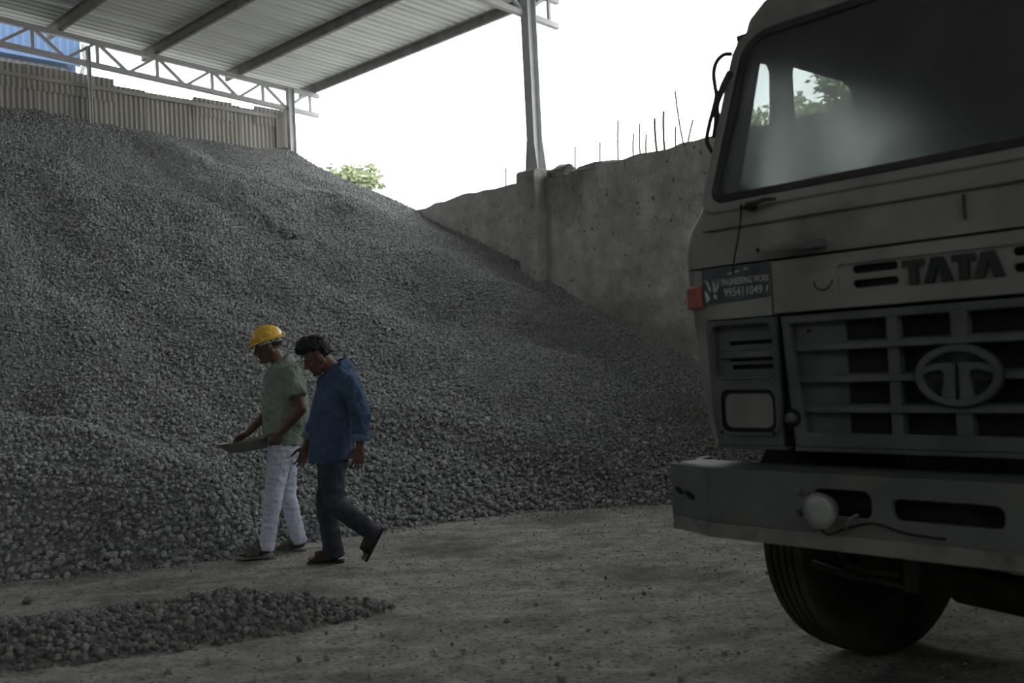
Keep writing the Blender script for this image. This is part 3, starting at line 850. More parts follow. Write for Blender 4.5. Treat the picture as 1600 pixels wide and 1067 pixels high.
# crumbs strewn on the floor: too many and too small to count
def crumbs():
    def fn(x, y): return np.full(x.shape, .004)
    def at(x, y, z):
        n = x*WN.x + y*WN.y; s = x*WD.x + y*WD.y
        dens = 3 + 14*np.clip(fbm(x*1.2, y*1.6, 71, 3), 0, 1)
        # thick fringe in front of the pile foot
        zp = pile_f(np.c_[n, s]); dens = dens + 600*np.exp(-np.clip(-zp, 0, 9)/.24)*(np.clip(fbm(x*2, y*2, 73, 2) + .55, 0, 1))
        zw = wind_height(x, y); dens = dens + 120*np.exp(-np.clip(-zw, 0, 9)/.025)
        return .0052 + .0035*np.exp(-np.clip(-zp, 0, 9)/.13), dens
    me = height_mesh('strewn_crumbs', -4.6, 3.2, 3.4, 9.4, .10, fn, at)
    o = link('gravel_crumbs', me, M['pile']); tag(o, 'fine gravel crumbs strewn over the dusty ground', 'gravel', kind='stuff')
    g = o.modifiers.new('gravel', 'NODES'); g.node_group = scatter_nodes('crumb_scatter', M['stone'], 29)
crumbs()

def pix_to_ground(x, y, z=0.0):
    d = cam.matrix_world.to_3x3() @ Vector(((x-800)/F_PX, -(y-533.5)/F_PX, -1))
    t = (z - 1.35)/d.z
    return Vector((0, 0, 1.35)) + d*t
loose = [(43,943,.045),(838,946,.022),(791,975,.025),(763,982,.025),(1007,930,.022),(681,1022,.028),(598,993,.022),(557,981,.022),(877,1062,.028),(946,904,.018),(867,982,.018),(919,987,.018),(690,977,.016),
         (706,1008,.016),(871,1040,.02),(922,1044,.02),(511,1030,.022),(580,1060,.022),(786,1035,.018),(1018,1053,.02),(1063,1061,.022),(326,1035,.03),(263,1054,.026),(468,1032,.024),(511,990,.02),(630,1002,.016),(725,1018,.016),
         (1076,1013,.018),(1199,897,.018),(1131,1023,.024),(1105,1052,.016),(1154,1022,.016),(1160,910,.012),(860,1030,.014),(651,1026,.014)]
for x, y, r in loose:
    r *= .66
    p = pix_to_ground(x, y); o = place_stone('loose_stone', p + Vector((0, 0, r*.6)), r)
    tag(o, 'small dark stone lying loose on the open dusty ground', 'stone', 'loose stones on the dusty ground')

# ------------------------------------------------------------------ the truck (local x = u across, y = v backwards, z up)
def build_truck():
    T = empty('truck', (1.3565, 3.1540, 0), R(-48))
    tag(T, 'dusty white cab lorry parked at the right, bumper facing the camera', 'truck')
    WP, GP = M['white_paint'], M['grey_plastic']
    # ---- bumper
    bh0, bh1, bs = .655, .922, .712
    holes = [rrect(-.485, .775, -.268, .868, .03), rrect(.268, .775, .485, .868, .03), rrect(-.198, .778, .165, .850, .028)]
    bf = plate('bumper_face', [(-.94, bs), (.94, bs), (.94, bh1), (-.94, bh1)], holes, (0, 0, 0), .03, M['bumper'], T, .004)
    plate('bumper_stripe', [(-.94, bh0), (.94, bh0), (.94, bs), (-.94, bs)], (), (0, -.002, 0), .032, M['bumper_pale'], T, .004)
    for sx in (-1, 1):
        def end(z0, z1, m_, nm):
            mb = MB(); pr = [(.94, 0), (1.19, .085), (1.215, .36), (1.18, .36), (1.155, .11), (.94, .03)]
            mb.loft([[(sx*u, v, z) for u, v in pr] for z in (z0, z1)]); mb.build(nm, m_, T, bev=.004)
        end(bs, bh1, M['bumper'], 'bumper_end'); end(bh0, bs, M['bumper_pale'], 'bumper_end_stripe')
    mb = MB(); mb.loft([[(u, v, z) for u, v in ((-.94, .004), (.94, .004), (1.185, .09), (1.2, .26), (.9, .235), (-.9, .235), (-1.2, .26), (-1.185, .09))] for z in (bh1 - .012, bh1)])
    mb.build('bumper_top', M['bumper'], T, bev=.004)
    MB().box((-.9, .07, .68), (.9, .09, .90)).build('bumper_backing', M['black'], T)
    # scuffed bracket holes on the left end of the bumper
    for (u, v, z, a, b) in ((-1.13, .060, .815, .03, .012), (-1.06, .036, .803, .035, .013)):
        o = MB().ell((0, 0, 0), (a, .008, b)).build('bracket_hole', M['black'], T, True); o.location = (u, v, z); o.rotation_euler = (0, R(20), R(-19))
    for sx in (-1, 1):
        c = (sx*.432, -.035, .80)
        f = MB().lathe([(.05, .035), (.02, .052), (-.012, .062), (-.02, .062), (-.02, .056)], 'y', c, 28, cap=True).build('fog_lamp', M['chrome'], T); smooth_by_angle(f)
        MB().lathe([(-.016, .055), (-.026, .045), (-.031, .025), (-.032, .004)], 'y', c, 28).build('lens', M['fog_lens'], f, True)
        for du, w in ((-.54, .856), (-.508, .854), (-.543, .775), (-.508, .773)):
            MB().lathe([(.0, .012), (-.012, .012), (-.016, .009)], 'y', (sx*-du, 0, w), 6).build('bolt', M['bumper'], T)
    MB().tube(curve_path([(-.36, -.012, .735), (-.345, -.02, .765), (-.325, -.02, .785), (-.31, -.01, .79)]), .004, 6).build('wire', M['chrome'], T, True)
    MB().tube(curve_path([(-.46, -.01, .73), (-.42, -.022, .715), (-.36, -.012, .74), (-.26, -.008, .765), (-.15, -.006, .742), (-.02, -.004, .735)]), .004, 6).build('wire', M['black'], T, True)

    # ---- wrap round corners and lower cab sides
    def dW(w):
        return float(np.interp(w, [.98, 1.0, 1.1, 1.337, 1.54, 1.77, 1.856, 1.955], [.105, .10, .07, .04, .02, 0, .018, .07]))
    def dV(w):
        return float(np.interp(w, [1.0, 1.70, 1.80, 1.86, 1.955], [0, 0, .004, .014, .04]))
    for sx in (-1, 1):
        def strip(ws, nm, m_):
            rings = []
            for w in ws:
                d, e = dW(w), dV(w)
                pr = [(.985, .118 + e)]
                for k in range(7):
                    a = R(90*k/6); pr.append((1.03 - d + .10*math.sin(a), .218 + e - .10*math.cos(a)))
                pr += [(1.13 - d*.5, .6), (1.13 - d*.3, 1.75), (1.09 - d*.3, 1.75), (1.09 - d*.5, .6), (1.05 - d, .25 + e), (.985, .15 + e)]
                rings.append([(sx*u, v, w) for u, v in pr])
            o = MB().loft(rings).build(nm, m_, T); smooth_by_angle(o, 35)
        strip([1.0, 1.1, 1.22, 1.337, 1.45, 1.54, 1.62, 1.695], 'corner_panel', WP)
        strip([1.703, 1.77, 1.82, 1.856, 1.91, 1.955], 'upper_corner_panel', WP)
    # ---- bonnet strip under the windscreen
    rings = []
    for w in (1.704, 1.76, 1.80, 1.86, 1.905, 1.955):
        e = dV(w); rings.append([(-.985, .116 + e, w), (.985, .116 + e, w), (.985, .20 + e, w), (-.985, .20 + e, w)])
    o = MB().loft(rings).build('bonnet_strip', WP, T); smooth_by_angle(o, 30)
    MB().box((-.985, .11, 1.846), (.985, .135, 1.850)).build('bonnet_crease', WP, T)
    MB().box((-.72, .135, 1.69), (.985, .19, 1.712)).build('panel_gap', M['black'], T)
    # ---- badge panel with slots and raised letters
    rec = rrect(-.415, 1.553, .415, 1.650, .022)
    bp = plate('badge_panel', [(-.678, 1.497), (.678, 1.497), (.678, 1.694), (-.678, 1.694)], (rec,), (0, .112, 0), .03, WP, T, .004)
    sl = [rrect(a, w - .0145, b, w + .0145, .014) for a, b in ((-.357, -.187), (.187, .357)) for w in (1.629, 1.578)]
    plate('badge_recess', rrect(-.43, 1.54, .43, 1.664, .02), sl, (0, .122, 0), .012, WP, T)
    MB().box((-.42, .145, 1.545), (.42, .15, 1.66)).build('slot_backing', M['black'], T)
    def letter(poly, x0, w):
        h = .084
        pts = [(x0 + a*w, 1.556 + b*h) for a, b in poly]
        plate('letter', pts, (), (0, .108, 0), .016, M['letters'], T, .0015)
    TT = [(.02, 1), (.98, 1), (.98, .72), (.70, .72), (.70, 0), (.30, 0), (.30, .72), (.02, .72)]
    AA = [(.0, 0), (.30, 1), (.70, 1), (1.0, 0), (.66, 0), (.5, .62), (.34, 0)]
    for poly, x0, w in ((TT, -.170, .078), (AA, -.096, .096), (TT, -.002, .078), (AA, .066, .098)): letter(poly, x0, w)
    # ---- side pieces beside the badge panel, with the sign film
    for sx in (-1, 1):
        a, b = sorted((sx*.684, sx*.985))
        plate('side_panel', [(a, 1.492), (b, 1.492), (b, 1.696), (a, 1.696)], (), (0, .114, 0), .03, WP, T, .003)
    sg = plate('sign_film', [(-.998, 1.553), (-.686, 1.566), (-.686, 1.694), (-.998, 1.694)], (), (0, .109, 0), .002, M['sign_blue'], T)
    for txt, x, z, size, sx_, m_ in (('ENGINEERING WORK', -.905, 1.6235, .036, .62, M['sign_white']), ('995411049', -.895, 1.5795, .046, .86, M['sign_white'])):
        me = text_mesh(txt, size, .0006, sx_, offset=.0006)
        me.transform(Matrix.Translation((x, .1072, z)) @ FRONT); link('lettering', me, m_, sg)
    # the leaf like mark on the film and the torn remains of an upper line
    for pts, m_ in (([(-.985, 1.655), (-.972, 1.625), (-.962, 1.60), (-.955, 1.612), (-.965, 1.64)], M['sign_white']), ([(-.950, 1.655), (-.945, 1.60), (-.936, 1.60), (-.934, 1.655), (-.941, 1.63)], M['sign_white']),
                    ([(-.916, 1.655), (-.918, 1.62), (-.932, 1.598), (-.938, 1.605), (-.926, 1.63)], M['sign_white']), ([(-.988, 1.61), (-.975, 1.602), (-.962, 1.575), (-.980, 1.562)], M['sign_green']),
                    ([(-.945, 1.592), (-.935, 1.594), (-.928, 1.572), (-.942, 1.575)], M['sign_green']), ([(-.875, 1.664), (-.82, 1.672), (-.82, 1.677), (-.872, 1.669)], M['sign_green']),
                    ([(-.80, 1.675), (-.778, 1.677), (-.782, 1.683), (-.796, 1.682)], M['sign_white']), ([(-.70, 1.606), (-.692, 1.608), (-.697, 1.584), (-.703, 1.584)], M['sign_white'])):
        plate('film_mark', pts, (), (0, .1075, 0), .001, m_, sg)
    for sx in (-1, 1):
        o = MB().box((-.044, -.03, -.046), (.044, .03, .046)).build('indicator_lamp', M['orange'], T, bev=.012, seg=3); o.location = (sx*1.038, .132, 1.587); o.rotation_euler = (0, 0, sx*R(20))
    # ---- lamp clusters
    for sx in (-1, 1):
        def X(p): return [(sx*a, b) for a, b in p]
        out = [(.668, 1.0), (.965, 1.0), (.985, 1.1), (.998, 1.487), (.676, 1.487)]
        vent, lamp = rrect(.690, 1.262, .972, 1.466, .035), rrect(.683, 1.042, .950, 1.222, .04)
        cl = plate('lamp_cluster', X(out), (X(vent), X(lamp)), (0, .116, 0), .03, GP, T, .004)
        plate('rim', X(rrect(.682, 1.254, .98, 1.474, .04)), (X(vent),), (0, .108, 0), .012, GP, cl, .004)
        plate('rim', X(rrect(.676, 1.035, .957, 1.229, .045)), (X(rrect(.692, 1.052, .942, 1.213, .035)),), (0, .108, 0), .012, GP, cl, .004)
        plate('vent_back', X(rrect(.68, 1.25, .98, 1.474, .04)), (X(rrect(.70, 1.388, .915, 1.404, .006)), X(rrect(.70, 1.325, .915, 1.336, .004)), X(rrect(.695, 1.292, .905, 1.310, .006))), (0, .150, 0), .008, GP, cl)
        MB().box((min(sx*.68, sx*.98), .170, 1.25), (max(sx*.68, sx*.98), .176, 1.474)).build('vent_dark', M['black'], cl)
        for w in (1.352,):
            mb = MB(); mb.loft([[(sx*u, .112 + q, w - .012), (sx*u, .150, w - .020), (sx*u, .150, w + .014), (sx*u, .118 + q, w + .010)] for u, q in ((.694, 0), (.88, .002), (.955, .03))])
            mb.build('louvre', GP, cl, bev=.003)
        plate('lamp_backing', X(rrect(.676, 1.035, .957, 1.229, .045)), (), (0, .140, 0), .006, M['black'], cl)
        plate('headlamp_gasket', X(rrect(.694, 1.055, .936, 1.210, .036)), (X(rrect(.708, 1.068, .922, 1.198, .03)),), (0, .116, 0), .012, M['black'], cl, .003)
        plate('headlamp_glass', X(rrect(.704, 1.064, .926, 1.202, .032)), (), (0, .118, 0), .012, M['lens'], cl, .005)
        for u, w in ((.935, 1.05), (.70, 1.05)): MB().lathe([(0, .006), (-.006, .006)], 'y', (sx*u, .106, w), 8).build('screw', M['black'], cl)
        MB().box((min(sx*.640, sx*.670), .150, 1.0), (max(sx*.640, sx*.670), .158, 1.487)).build('dark_gap', M['black'], T)
    # ---- grille
    g_out = [(-.648, 1.484), (.648, 1.484), (.612, 1.0), (-.612, 1.0)]
    g_in = [(-.612, 1.455), (.612, 1.455), (.565, 1.052), (-.565, 1.052)]
    G = plate('grille', g_out, (g_in,), (0, .104, 0), .05, GP, T, .008)
    for sx in (-1, 1):
        plate('blank_panel', [(sx*a, b) for a, b in [(.405, 1.46), (.625, 1.46), (.58, 1.045), (.405, 1.045)]], (), (0, .142, 0), .012, GP, G)
        MB().lathe([(0, .008), (-.004, .008)], 'y', (sx*.545, .131, 1.425), 10).build('screw', M['black'], G)
        MB().lathe([(.03, .034), (-.004, .034), (-.006, .026), (.012, .022)], 'y', (sx*.615, .103, 1.108), 20).build('latch_cup', M['black'], G, True)
        MB().lathe([(.012, .022), (-.016, .020), (-.022, .012)], 'y', (sx*.618, .103, 1.108), 14).build('latch', GP, G, True)
    for w, e in ((1.366, .603), (1.250, .590), (1.142, .578)):
        mb = MB()
        mb.loft([[(u, .090 + q, w - .013), (u, .128, w - .018), (u, .134, w + .016), (u, .100 + q, w + .007)] for u, q in ((-e, .03), (-e + .12, .004), (-.2, 0), (.2, 0), (e - .12, .004), (e, .03))])
        mb.build('slat', GP, G, bev=.003)
    for u, wd in ((-.215, .042), (.012, .055), (.238, .042)):
        MB().box((u - wd/2, .106, 1.05), (u + wd/2, .150, 1.457)).build('upright', GP, G, bev=.005)
    mb = MB()
    st = .0135
    k = -.9
    while k < .9:      # woven wire behind the slats
        for sgn in (-1, 1):
            a0, a1 = k, k + sgn*.42
            lo, hi = 1.045, 1.46
            p, q = (a0, lo), (a1, hi)
            t0, t1 = 0.0, 1.0
            d = q[0] - p[0]
            for lim in (-.41, .41):
                t = (lim - p[0])/d
                if (d > 0) == (lim < 0): t0 = max(t0, t)
                else: t1 = min(t1, t)
            if t1 - t0 > .02:
                A = (p[0] + d*t0, .152 + .002*sgn, lo + (hi-lo)*t0); B = (p[0] + d*t1, .152 + .002*sgn, lo + (hi-lo)*t1)
                mb.bar(A, B, .0022, .0022, up=(0, 1, 0))
        k += st
    mb.build('wire_mesh', M['gasket'], G, kind='stuff')
    MB().box((-.60, .19, 1.04), (.60, .2, 1.47)).build('radiator_face', M['black'], G)
    MB().box((-.615, .105, .985), (.615, .16, 1.0)).build('lower_lip', GP, T, bev=.004)
    for sx in (-1, 1): MB().box((min(sx*.66, sx*.97), .12, .985), (max(sx*.66, sx*.97), .16, 1.0)).build('lower_lip', GP, T, bev=.004)
    # ---- oval emblem
    ec = (.012, 1.249); ea, eb = .139, .100
    def oval(a, b, n=40): return [(ec[0] + a*math.cos(2*math.pi*k/n), ec[1] + b*math.sin(2*math.pi*k/n)) for k in range(n)]
    E = plate('emblem', oval(ea, eb), (oval(ea - .026, eb - .024),), (0, .070, 0), .022, GP, T, .006)
    plate('emblem_lip', oval(ea + .004, eb + .004), (oval(ea - .006, eb - .006),), (0, .078, 0), .018, M['letters'], E, .003)
    def EP(pts): return [(ec[0] + a, ec[1] + b) for a, b in pts]
    for sx in (-1, 1):    # the two halves of the stem, each curving out into an arm
        half = [(.006, -.078), (.052, -.070), (.046, -.03), (.040, .000), (.044, .014), (.060, .020), (.116, .006), (.112, .028), (.070, .040), (.034, .043), (.006, .040)]
        half = [(sx*a, b) for a, b in half]
        plate('emblem_arm', EP(half), (), (0, .068, 0), .018, GP, E, .004)
    hx = MB()
    for i in range(-9, 10):
        for j in range(-7, 8):
            x, y = .0135*(i + .5*(j % 2)), .0117*j
            if (x/(ea - .02))**2 + (y/(eb - .02))**2 < 1:
                pts = [(ec[0] + x + .0078*math.cos(R(60*k + 30)), ec[1] + y + .0078*math.sin(R(60*k + 30))) for k in range(6)]
                for k in range(6):
                    p, q = pts[k], pts[(k+1) % 6]; hx.bar((p[0], .088, p[1]), (q[0], .088, q[1]), .003, .003, up=(0, 1, 0))
    hx.build('honeycomb', GP, E, kind='stuff')
    # ---- grab bar, wiper stubs, loose cable
    h = MB().box((-.705, .055, 1.722), (-.505, .075, 1.752)).build('grab_bar', WP, T, bev=.006)
    MB().lathe([(.002, .008), (-.002, .008)], 'y', (-.692, .053, 1.737), 10).build('bar_hole', M['black'], h)
    MB().box((-.53, .055, 1.716), (-.44, .115, 1.748)).build('bracket', GP, h, bev=.008)
    MB().box((-.71, .075, 1.73), (-.69, .118, 1.745)).build('stand_off', WP, h)
    wp = MB().lathe([(0, .02), (-.03, .018), (-.04, .01)], 'y', (-.76, .135, 1.915), 12).build('wiper_stub', M['gasket'], T, True)
    MB().tube([(-.76, .10, 1.915), (-.72, .098, 1.922), (-.68, .10, 1.928), (-.64, .11, 1.925)], [.012, .01, .008, .005], 8).build('wiper_arm', M['gasket'], wp, True)
    MB().tube(curve_path([(-.79, .10, 1.925), (-.785, .09, 1.88), (-.80, .088, 1.80), (-.822, .085, 1.72), (-.835, .09, 1.66)]), .0035, 6).build('loose_cable', M['black'], T, True)
    MB().tube(curve_path([(-.79, .10, 1.925), (-.77, .09, 1.905), (-.76, .09, 1.92)]), .004, 6).build('loose_cable', M['black'], T, True)
    MB().tube(curve_path([(-.495, .10, 1.60), (-.485, .092, 1.578), (-.46, .09, 1.568), (-.435, .09, 1.572), (-.42, .10, 1.60)]), .003, 6).build('hook_wire', M['black'], T, True)
    MB().box((.05, .103, 1.75), (.054, .118, 1.83)).build('bonnet_seam', M['gasket'], T)
    # ---- windscreen
    rot = Matrix.Rotation(R(-19.2), 4, 'X')
    HB, HT, WH = .985, .955, .79
    def ws(inset, r):
        b, t = HB - inset, HT - inset
        pts = []
        for cx, cy, a0, rad in ((t - r, WH - inset - r, 0, r), (-(t - r), WH - inset - r, 90, r), (-(b - r*.5), inset + r*.5, 180, r*.5), (b - r*.5, inset + r*.5, 270, r*.5)):
            for k in range(8): a = R(a0 + 90*k/7); pts.append((cx + rad*math.cos(a), cy + rad*math.sin(a)))
        return pts
    pos = (0, .145, 1.945)
    W = plate('windscreen', ws(.035, .11), (), (0, .157, 1.945), .006, M['windshield'], T, 0, rot=rot)
    plate('gasket', ws(.012, .13), (ws(.046, .10),), pos, .03, M['gasket'], W, .006, rot=rot)
    plate('windscreen_frame', ws(-.03, .15), (ws(.012, .13),), (0, .142, 1.945), .045, WP, T, .008, rot=rot)
    # ---- roof, pillars, doors with window openings, back wall
    rings = []
    for z, v0, hw, v1 in ((2.70, .42, 1.02, 1.75), (2.76, .425, 1.00, 1.75), (2.83, .47, .96, 1.74), (2.89, .58, .88, 1.70), (2.92, .75, .72, 1.6)):
        pr = []
        r = .16
        for k in range(6): a = R(90*k/5); pr.append((-hw + r - r*math.cos(a), v0 + r - r*math.sin(a)))
        for k in range(6): a = R(90*k/5); pr.append((hw - r + r*math.sin(a), v0 + r - r*math.cos(a)))
        pr += [(hw, v1), (-hw, v1)]
        rings.append([(u, v, z) for u, v in pr])
    o = MB().loft(rings).build('roof', WP, T); smooth_by_angle(o, 40)
    MB().box((-1.0, .44, 2.68), (1.0, 1.72, 2.70)).build('headliner', M['cabin'], T)
    qtr = [(.45, 2.07), (.745, 2.085), (.785, 2.62), (.765, 2.65), (.655, 2.645)]
    main = rrect(.905, 2.07, 1.50, 2.675, .06)
    for sx, fr in ((-1, SIDE_L), (1, SIDE_R)):
        u0 = sx*1.075
        D = plate('door', [(.24, 1.97), (.30, 1.97), (.30, 1.2), (1.62, 1.2), (1.62, 2.74), (.56, 2.74)], (qtr, main), (u0, 0, 0), .05, WP, T, .004, frame=fr)
        plate('window_glass', [(.44, 2.06), (.755, 2.075), (.795, 2.66), (.645, 2.655)], (), (u0 - sx*.025, 0, 0), .004, M['side_glass'], D, frame=fr)
        plate('window_glass', rrect(.895, 2.06, 1.51, 2.685, .06), (), (u0 - sx*.025, 0, 0), .004, M['side_glass'], D, frame=fr)
        MB().box((u0 + sx*.0 - .012, 1.35, 1.75), (u0 + sx*.03 + .012, 1.50, 1.78)).build('door_handle', M['black'], D, bev=.005)
        plate('door_trim', [(.32, 1.2), (1.60, 1.2), (1.60, 2.05), (.32, 2.05)], (), (u0 - sx*.052, 0, 0), .01, M['cabin'], D, frame=fr)
        MB().loft([[(sx*a, b, 1.95), (sx*(a+.05), b + .08, 1.95), (sx*(a+.02), b + .12, 1.95)] and [(sx*.965, .20, 1.95), (sx*1.05, .26, 1.95), (sx*1.04, .34, 1.95), (sx*.95, .26, 1.95)] for a, b in ((1, 0),)] +
                  [[(sx*.94, .47, 2.72), (sx*1.05, .56, 2.72), (sx*1.04, .64, 2.72), (sx*.92, .53, 2.72)]]).build('pillar', WP, T, bev=.01)
        MB().box((min(sx*1.03, sx*1.09), 1.55, 1.2), (max(sx*1.03, sx*1.09), 1.75, 2.72)).build('rear_pillar', WP, T)
        # mirror bracket: bent tube loops standing off the pillar
        MB().tube(curve_path([(sx*.94, .31, 2.585), (sx*.975, .305, 2.59), (sx*1.008, .30, 2.568), (sx*1.025, .30, 2.525), (sx*1.022, .30, 2.47), (sx*1.018, .30, 2.43), (sx*1.035, .30, 2.38), (sx*1.062, .30, 2.315), (sx*1.078, .30, 2.25), (sx*1.06, .31, 2.20)]), .009, 8).build('mirror_bracket', M['gasket'], T, True)
        MB().tube(curve_path([(sx*.965, .33, 2.52), (sx*.985, .31, 2.47), (sx*1.0, .305, 2.435), (sx*1.02, .30, 2.39), (sx*1.03, .31, 2.33), (sx*1.045, .31, 2.26)]), .013, 8).build('mirror_bracket', M['gasket'], T, True)
    MB().box((-1.09, 1.72, 1.2), (1.09, 1.76, 2.74)).build('cab_back', WP, T)
    MB().box((-1.06, 1.70, 1.2), (1.06, 1.718, 2.70)).build('back_trim', M['cabin'], T)
    MB().box((-1.07, .22, 1.2), (1.07, 1.72, 1.24)).build('cab_floor', M['cabin'], T)
    # ---- inside: dashboard, seats, steering wheel
    rings = []
    for u, hh in ((-1.0, 1.99), (-.93, 2.03), (-.55, 2.045), (-.2, 2.02), (.5, 2.0), (1.0, 1.98)):
        rings.append([(u, .19, 1.90), (u, .22, 1.955), (u, .34, hh - .01), (u, .44, hh), (u, .56, hh - .06), (u, .60, 1.55), (u, .22, 1.55)])
    o = MB().loft(rings).build('dashboard', M['cabin'], T); smooth_by_angle(o, 50)
    for u in (-.52, .52):
        st = MB().box((-.25, -.02, 0), (.25, .14, .62)).build('seat_back', M['cabin'], T, bev=.06, seg=4); st.location = (u, 1.28, 1.66); st.rotation_euler = (R(-10), 0, 0)
        MB().box((u - .26, .80, 1.52), (u + .26, 1.34, 1.66)).build('seat_cushion', M['cabin'], T, bev=.05, seg=3)
        MB().box((u - .13, 1.42, 2.24), (u + .13, 1.52, 2.42)).build('headrest', M['cabin'], T, bev=.04, seg=3)
    rim = []
    tilt = Matrix.Translation((-.43, .74, 2.03)) @ Matrix.Rotation(R(-48), 4, 'X')
    for k in range(29): a = 2*math.pi*k/28; rim.append(tilt @ Vector((.235*math.cos(a), .235*math.sin(a), 0)))
    S = MB().tube(rim, .017, 8, cap=False).build('steering_wheel', M['black'], T, True)
    for a in (90, 210, 330):
        MB().tube([tilt @ Vector((.03*math.cos(R(a)), .03*math.sin(R(a)), -.03)), tilt @ Vector((.23*math.cos(R(a)), .23*math.sin(R(a)), 0))], .013, 6).build('spoke', M['black'], S, True)
    MB().tube([tilt @ Vector((0, 0, -.02)), tilt @ Vector((0, 0, -.5))], [.045, .03], 10).build('column', M['black'], S, True)
    # ---- wheels
    def tyre_prof(w, rr):
        h = w/2; pr = []
        pr += [(-h*.80, .255), (-h*.93, .30), (-h, .38), (-h*.98, .44), (-h*.90, rr - .035), (-h*.80, rr - .010)]
        gr = np.linspace(-.72, .72, 6)
        for i, g in enumerate(gr):
            z = rr - .012*(g**2)
            if i in (1, 2, 3, 4): pr += [(h*g - .007, z), (h*g - .005, z - .013), (h*g + .005, z - .013), (h*g + .007, z)]
            else: pr += [(h*g, z)]
        pr += [(h*.80, rr - .010), (h*.90, rr - .035), (h*.98, .44), (h, .38), (h*.93, .30), (h*.80, .255)]
        return pr
    def wheel(u, v, steer=0.0, sx=-1):
        w_ = empty('wheel', (u, v, 0), R(steer), T)
        o = MB().lathe(tyre_prof(.285, .525), 'x', (0, 0, .523), 56, cap=False).build('tyre', M['rubber'], w_); smooth_by_angle(o, 50)
        MB().lathe([(sx*-.11, .262), (sx*-.10, .235), (sx*.02, .225), (sx*.05, .12), (sx*.10, .11), (sx*.12, .05)], 'x', (0, 0, .523), 32).build('rim', M['chassis'], w_, True)
    wheel(-.875, 1.06, -13, -1); wheel(.875, 1.06, -13, 1)
    for sx in (-1, 1):
        for u in (.70, 1.0): wheel(sx*u, 4.05, 0, sx)
    # ---- under the cab
    MB().loft([[(u, 1.06 - .07, z - .07), (u, 1.06 + .07, z - .07), (u, 1.06 + .07, z + .07), (u, 1.06 - .07, z + .07)] for u, z in ((-.78, .52), (-.62, .50), (-.46, .345), (-.2, .325), (.2, .325), (.46, .345), (.62, .50), (.78, .52))]).build('front_axle', M['chassis'], T, bev=.02)
    MB().box((-.06, 3.98, .45), (.06, 4.12, .6)).box((-.9, 3.99, .46), (.9, 4.11, .58)).build('rear_axle', M['chassis'], T, bev=.03)
    for sx in (-1, 1):
        MB().box((min(sx*.38, sx*.46), .10, .66), (max(sx*.38, sx*.46), 4.9, .90)).build('chassis_rail', M['chassis'], T, bev=.008)
        mb = MB()
        for k in range(5): mb.tube([(sx*.42, .35 + .02*k, .62 - .02*k), (sx*.42, 1.06, .47 - .0*k + .012*k), (sx*.42, 1.8 - .02*k, .62 - .02*k)], .012, 4)
        mb.build('leaf_spring', M['chassis'], T)
    MB().tube([(-.70, .32, .53), (-.55, .30, .505), (-.40, .30, .500), (-.30, .30, .490)], .013, 8).build('tie_rod', M['chassis'], T, True)
    MB().tube([(-.57, .30, .60), (-.54, .30, .545), (-.48, .30, .53), (-.34, .30, .535)], .016, 8).build('tow_bracket', M['chassis'], T, True)
    MB().box((-.315, .275, .475), (-.255, .325, .66)).build('tow_bracket', M['chassis'], T, bev=.01)
    MB().box((-.66, .10, .64), (.66, .16, .72)).build('cross_member', M['chassis'], T)
    MB().box((-.34, .35, .56), (.34, 1.9, 1.18)).build('engine_block', M['chassis'], T, bev=.06, seg=3)
    MB().ell((0, 1.35, .52), (.27, .36, .16)).build('oil_sump', M['chassis'], T, True)
    for sx in (-1, 1):
        ar = []
        for k in range(9):
            a = R(15 + 150*k/8); ar.append([(sx*q, 1.06 - (.60 + d)*math.cos(a), .55 + (.56 + d)*math.sin(a)) for q, d in ((.68, 0), (1.08, 0), (1.08, .015), (.68, .015))])
        MB().loft(ar).build('mudguard', M['black'], T)
    # ---- tipper body behind the cab
    B = MB().box((-1.15, 1.98, 1.16), (1.15, 4.95, 1.22)).build('tipper_floor', M['chassis'], T)
    for lo, hi in (((-1.15, 1.98, 1.22), (-1.11, 4.95, 2.2)), ((1.11, 1.98, 1.22), (1.15, 4.95, 2.2)), ((-1.11, 1.98, 1.22), (1.11, 2.02, 2.5)), ((-1.11, 4.91, 1.22), (1.11, 4.95, 2.1))):
        MB().box(lo, hi).build('tipper_side', M['bumper'], T, bev=.006)
    for sx in (-1, 1):
        for k in range(6):
            v = 2.1 + .54*k; MB().box((min(sx*1.15, sx*1.20), v, 1.18), (max(sx*1.15, sx*1.20), v + .07, 2.2)).build('side_rib', M['bumper'], T)
    return T
build_truck()

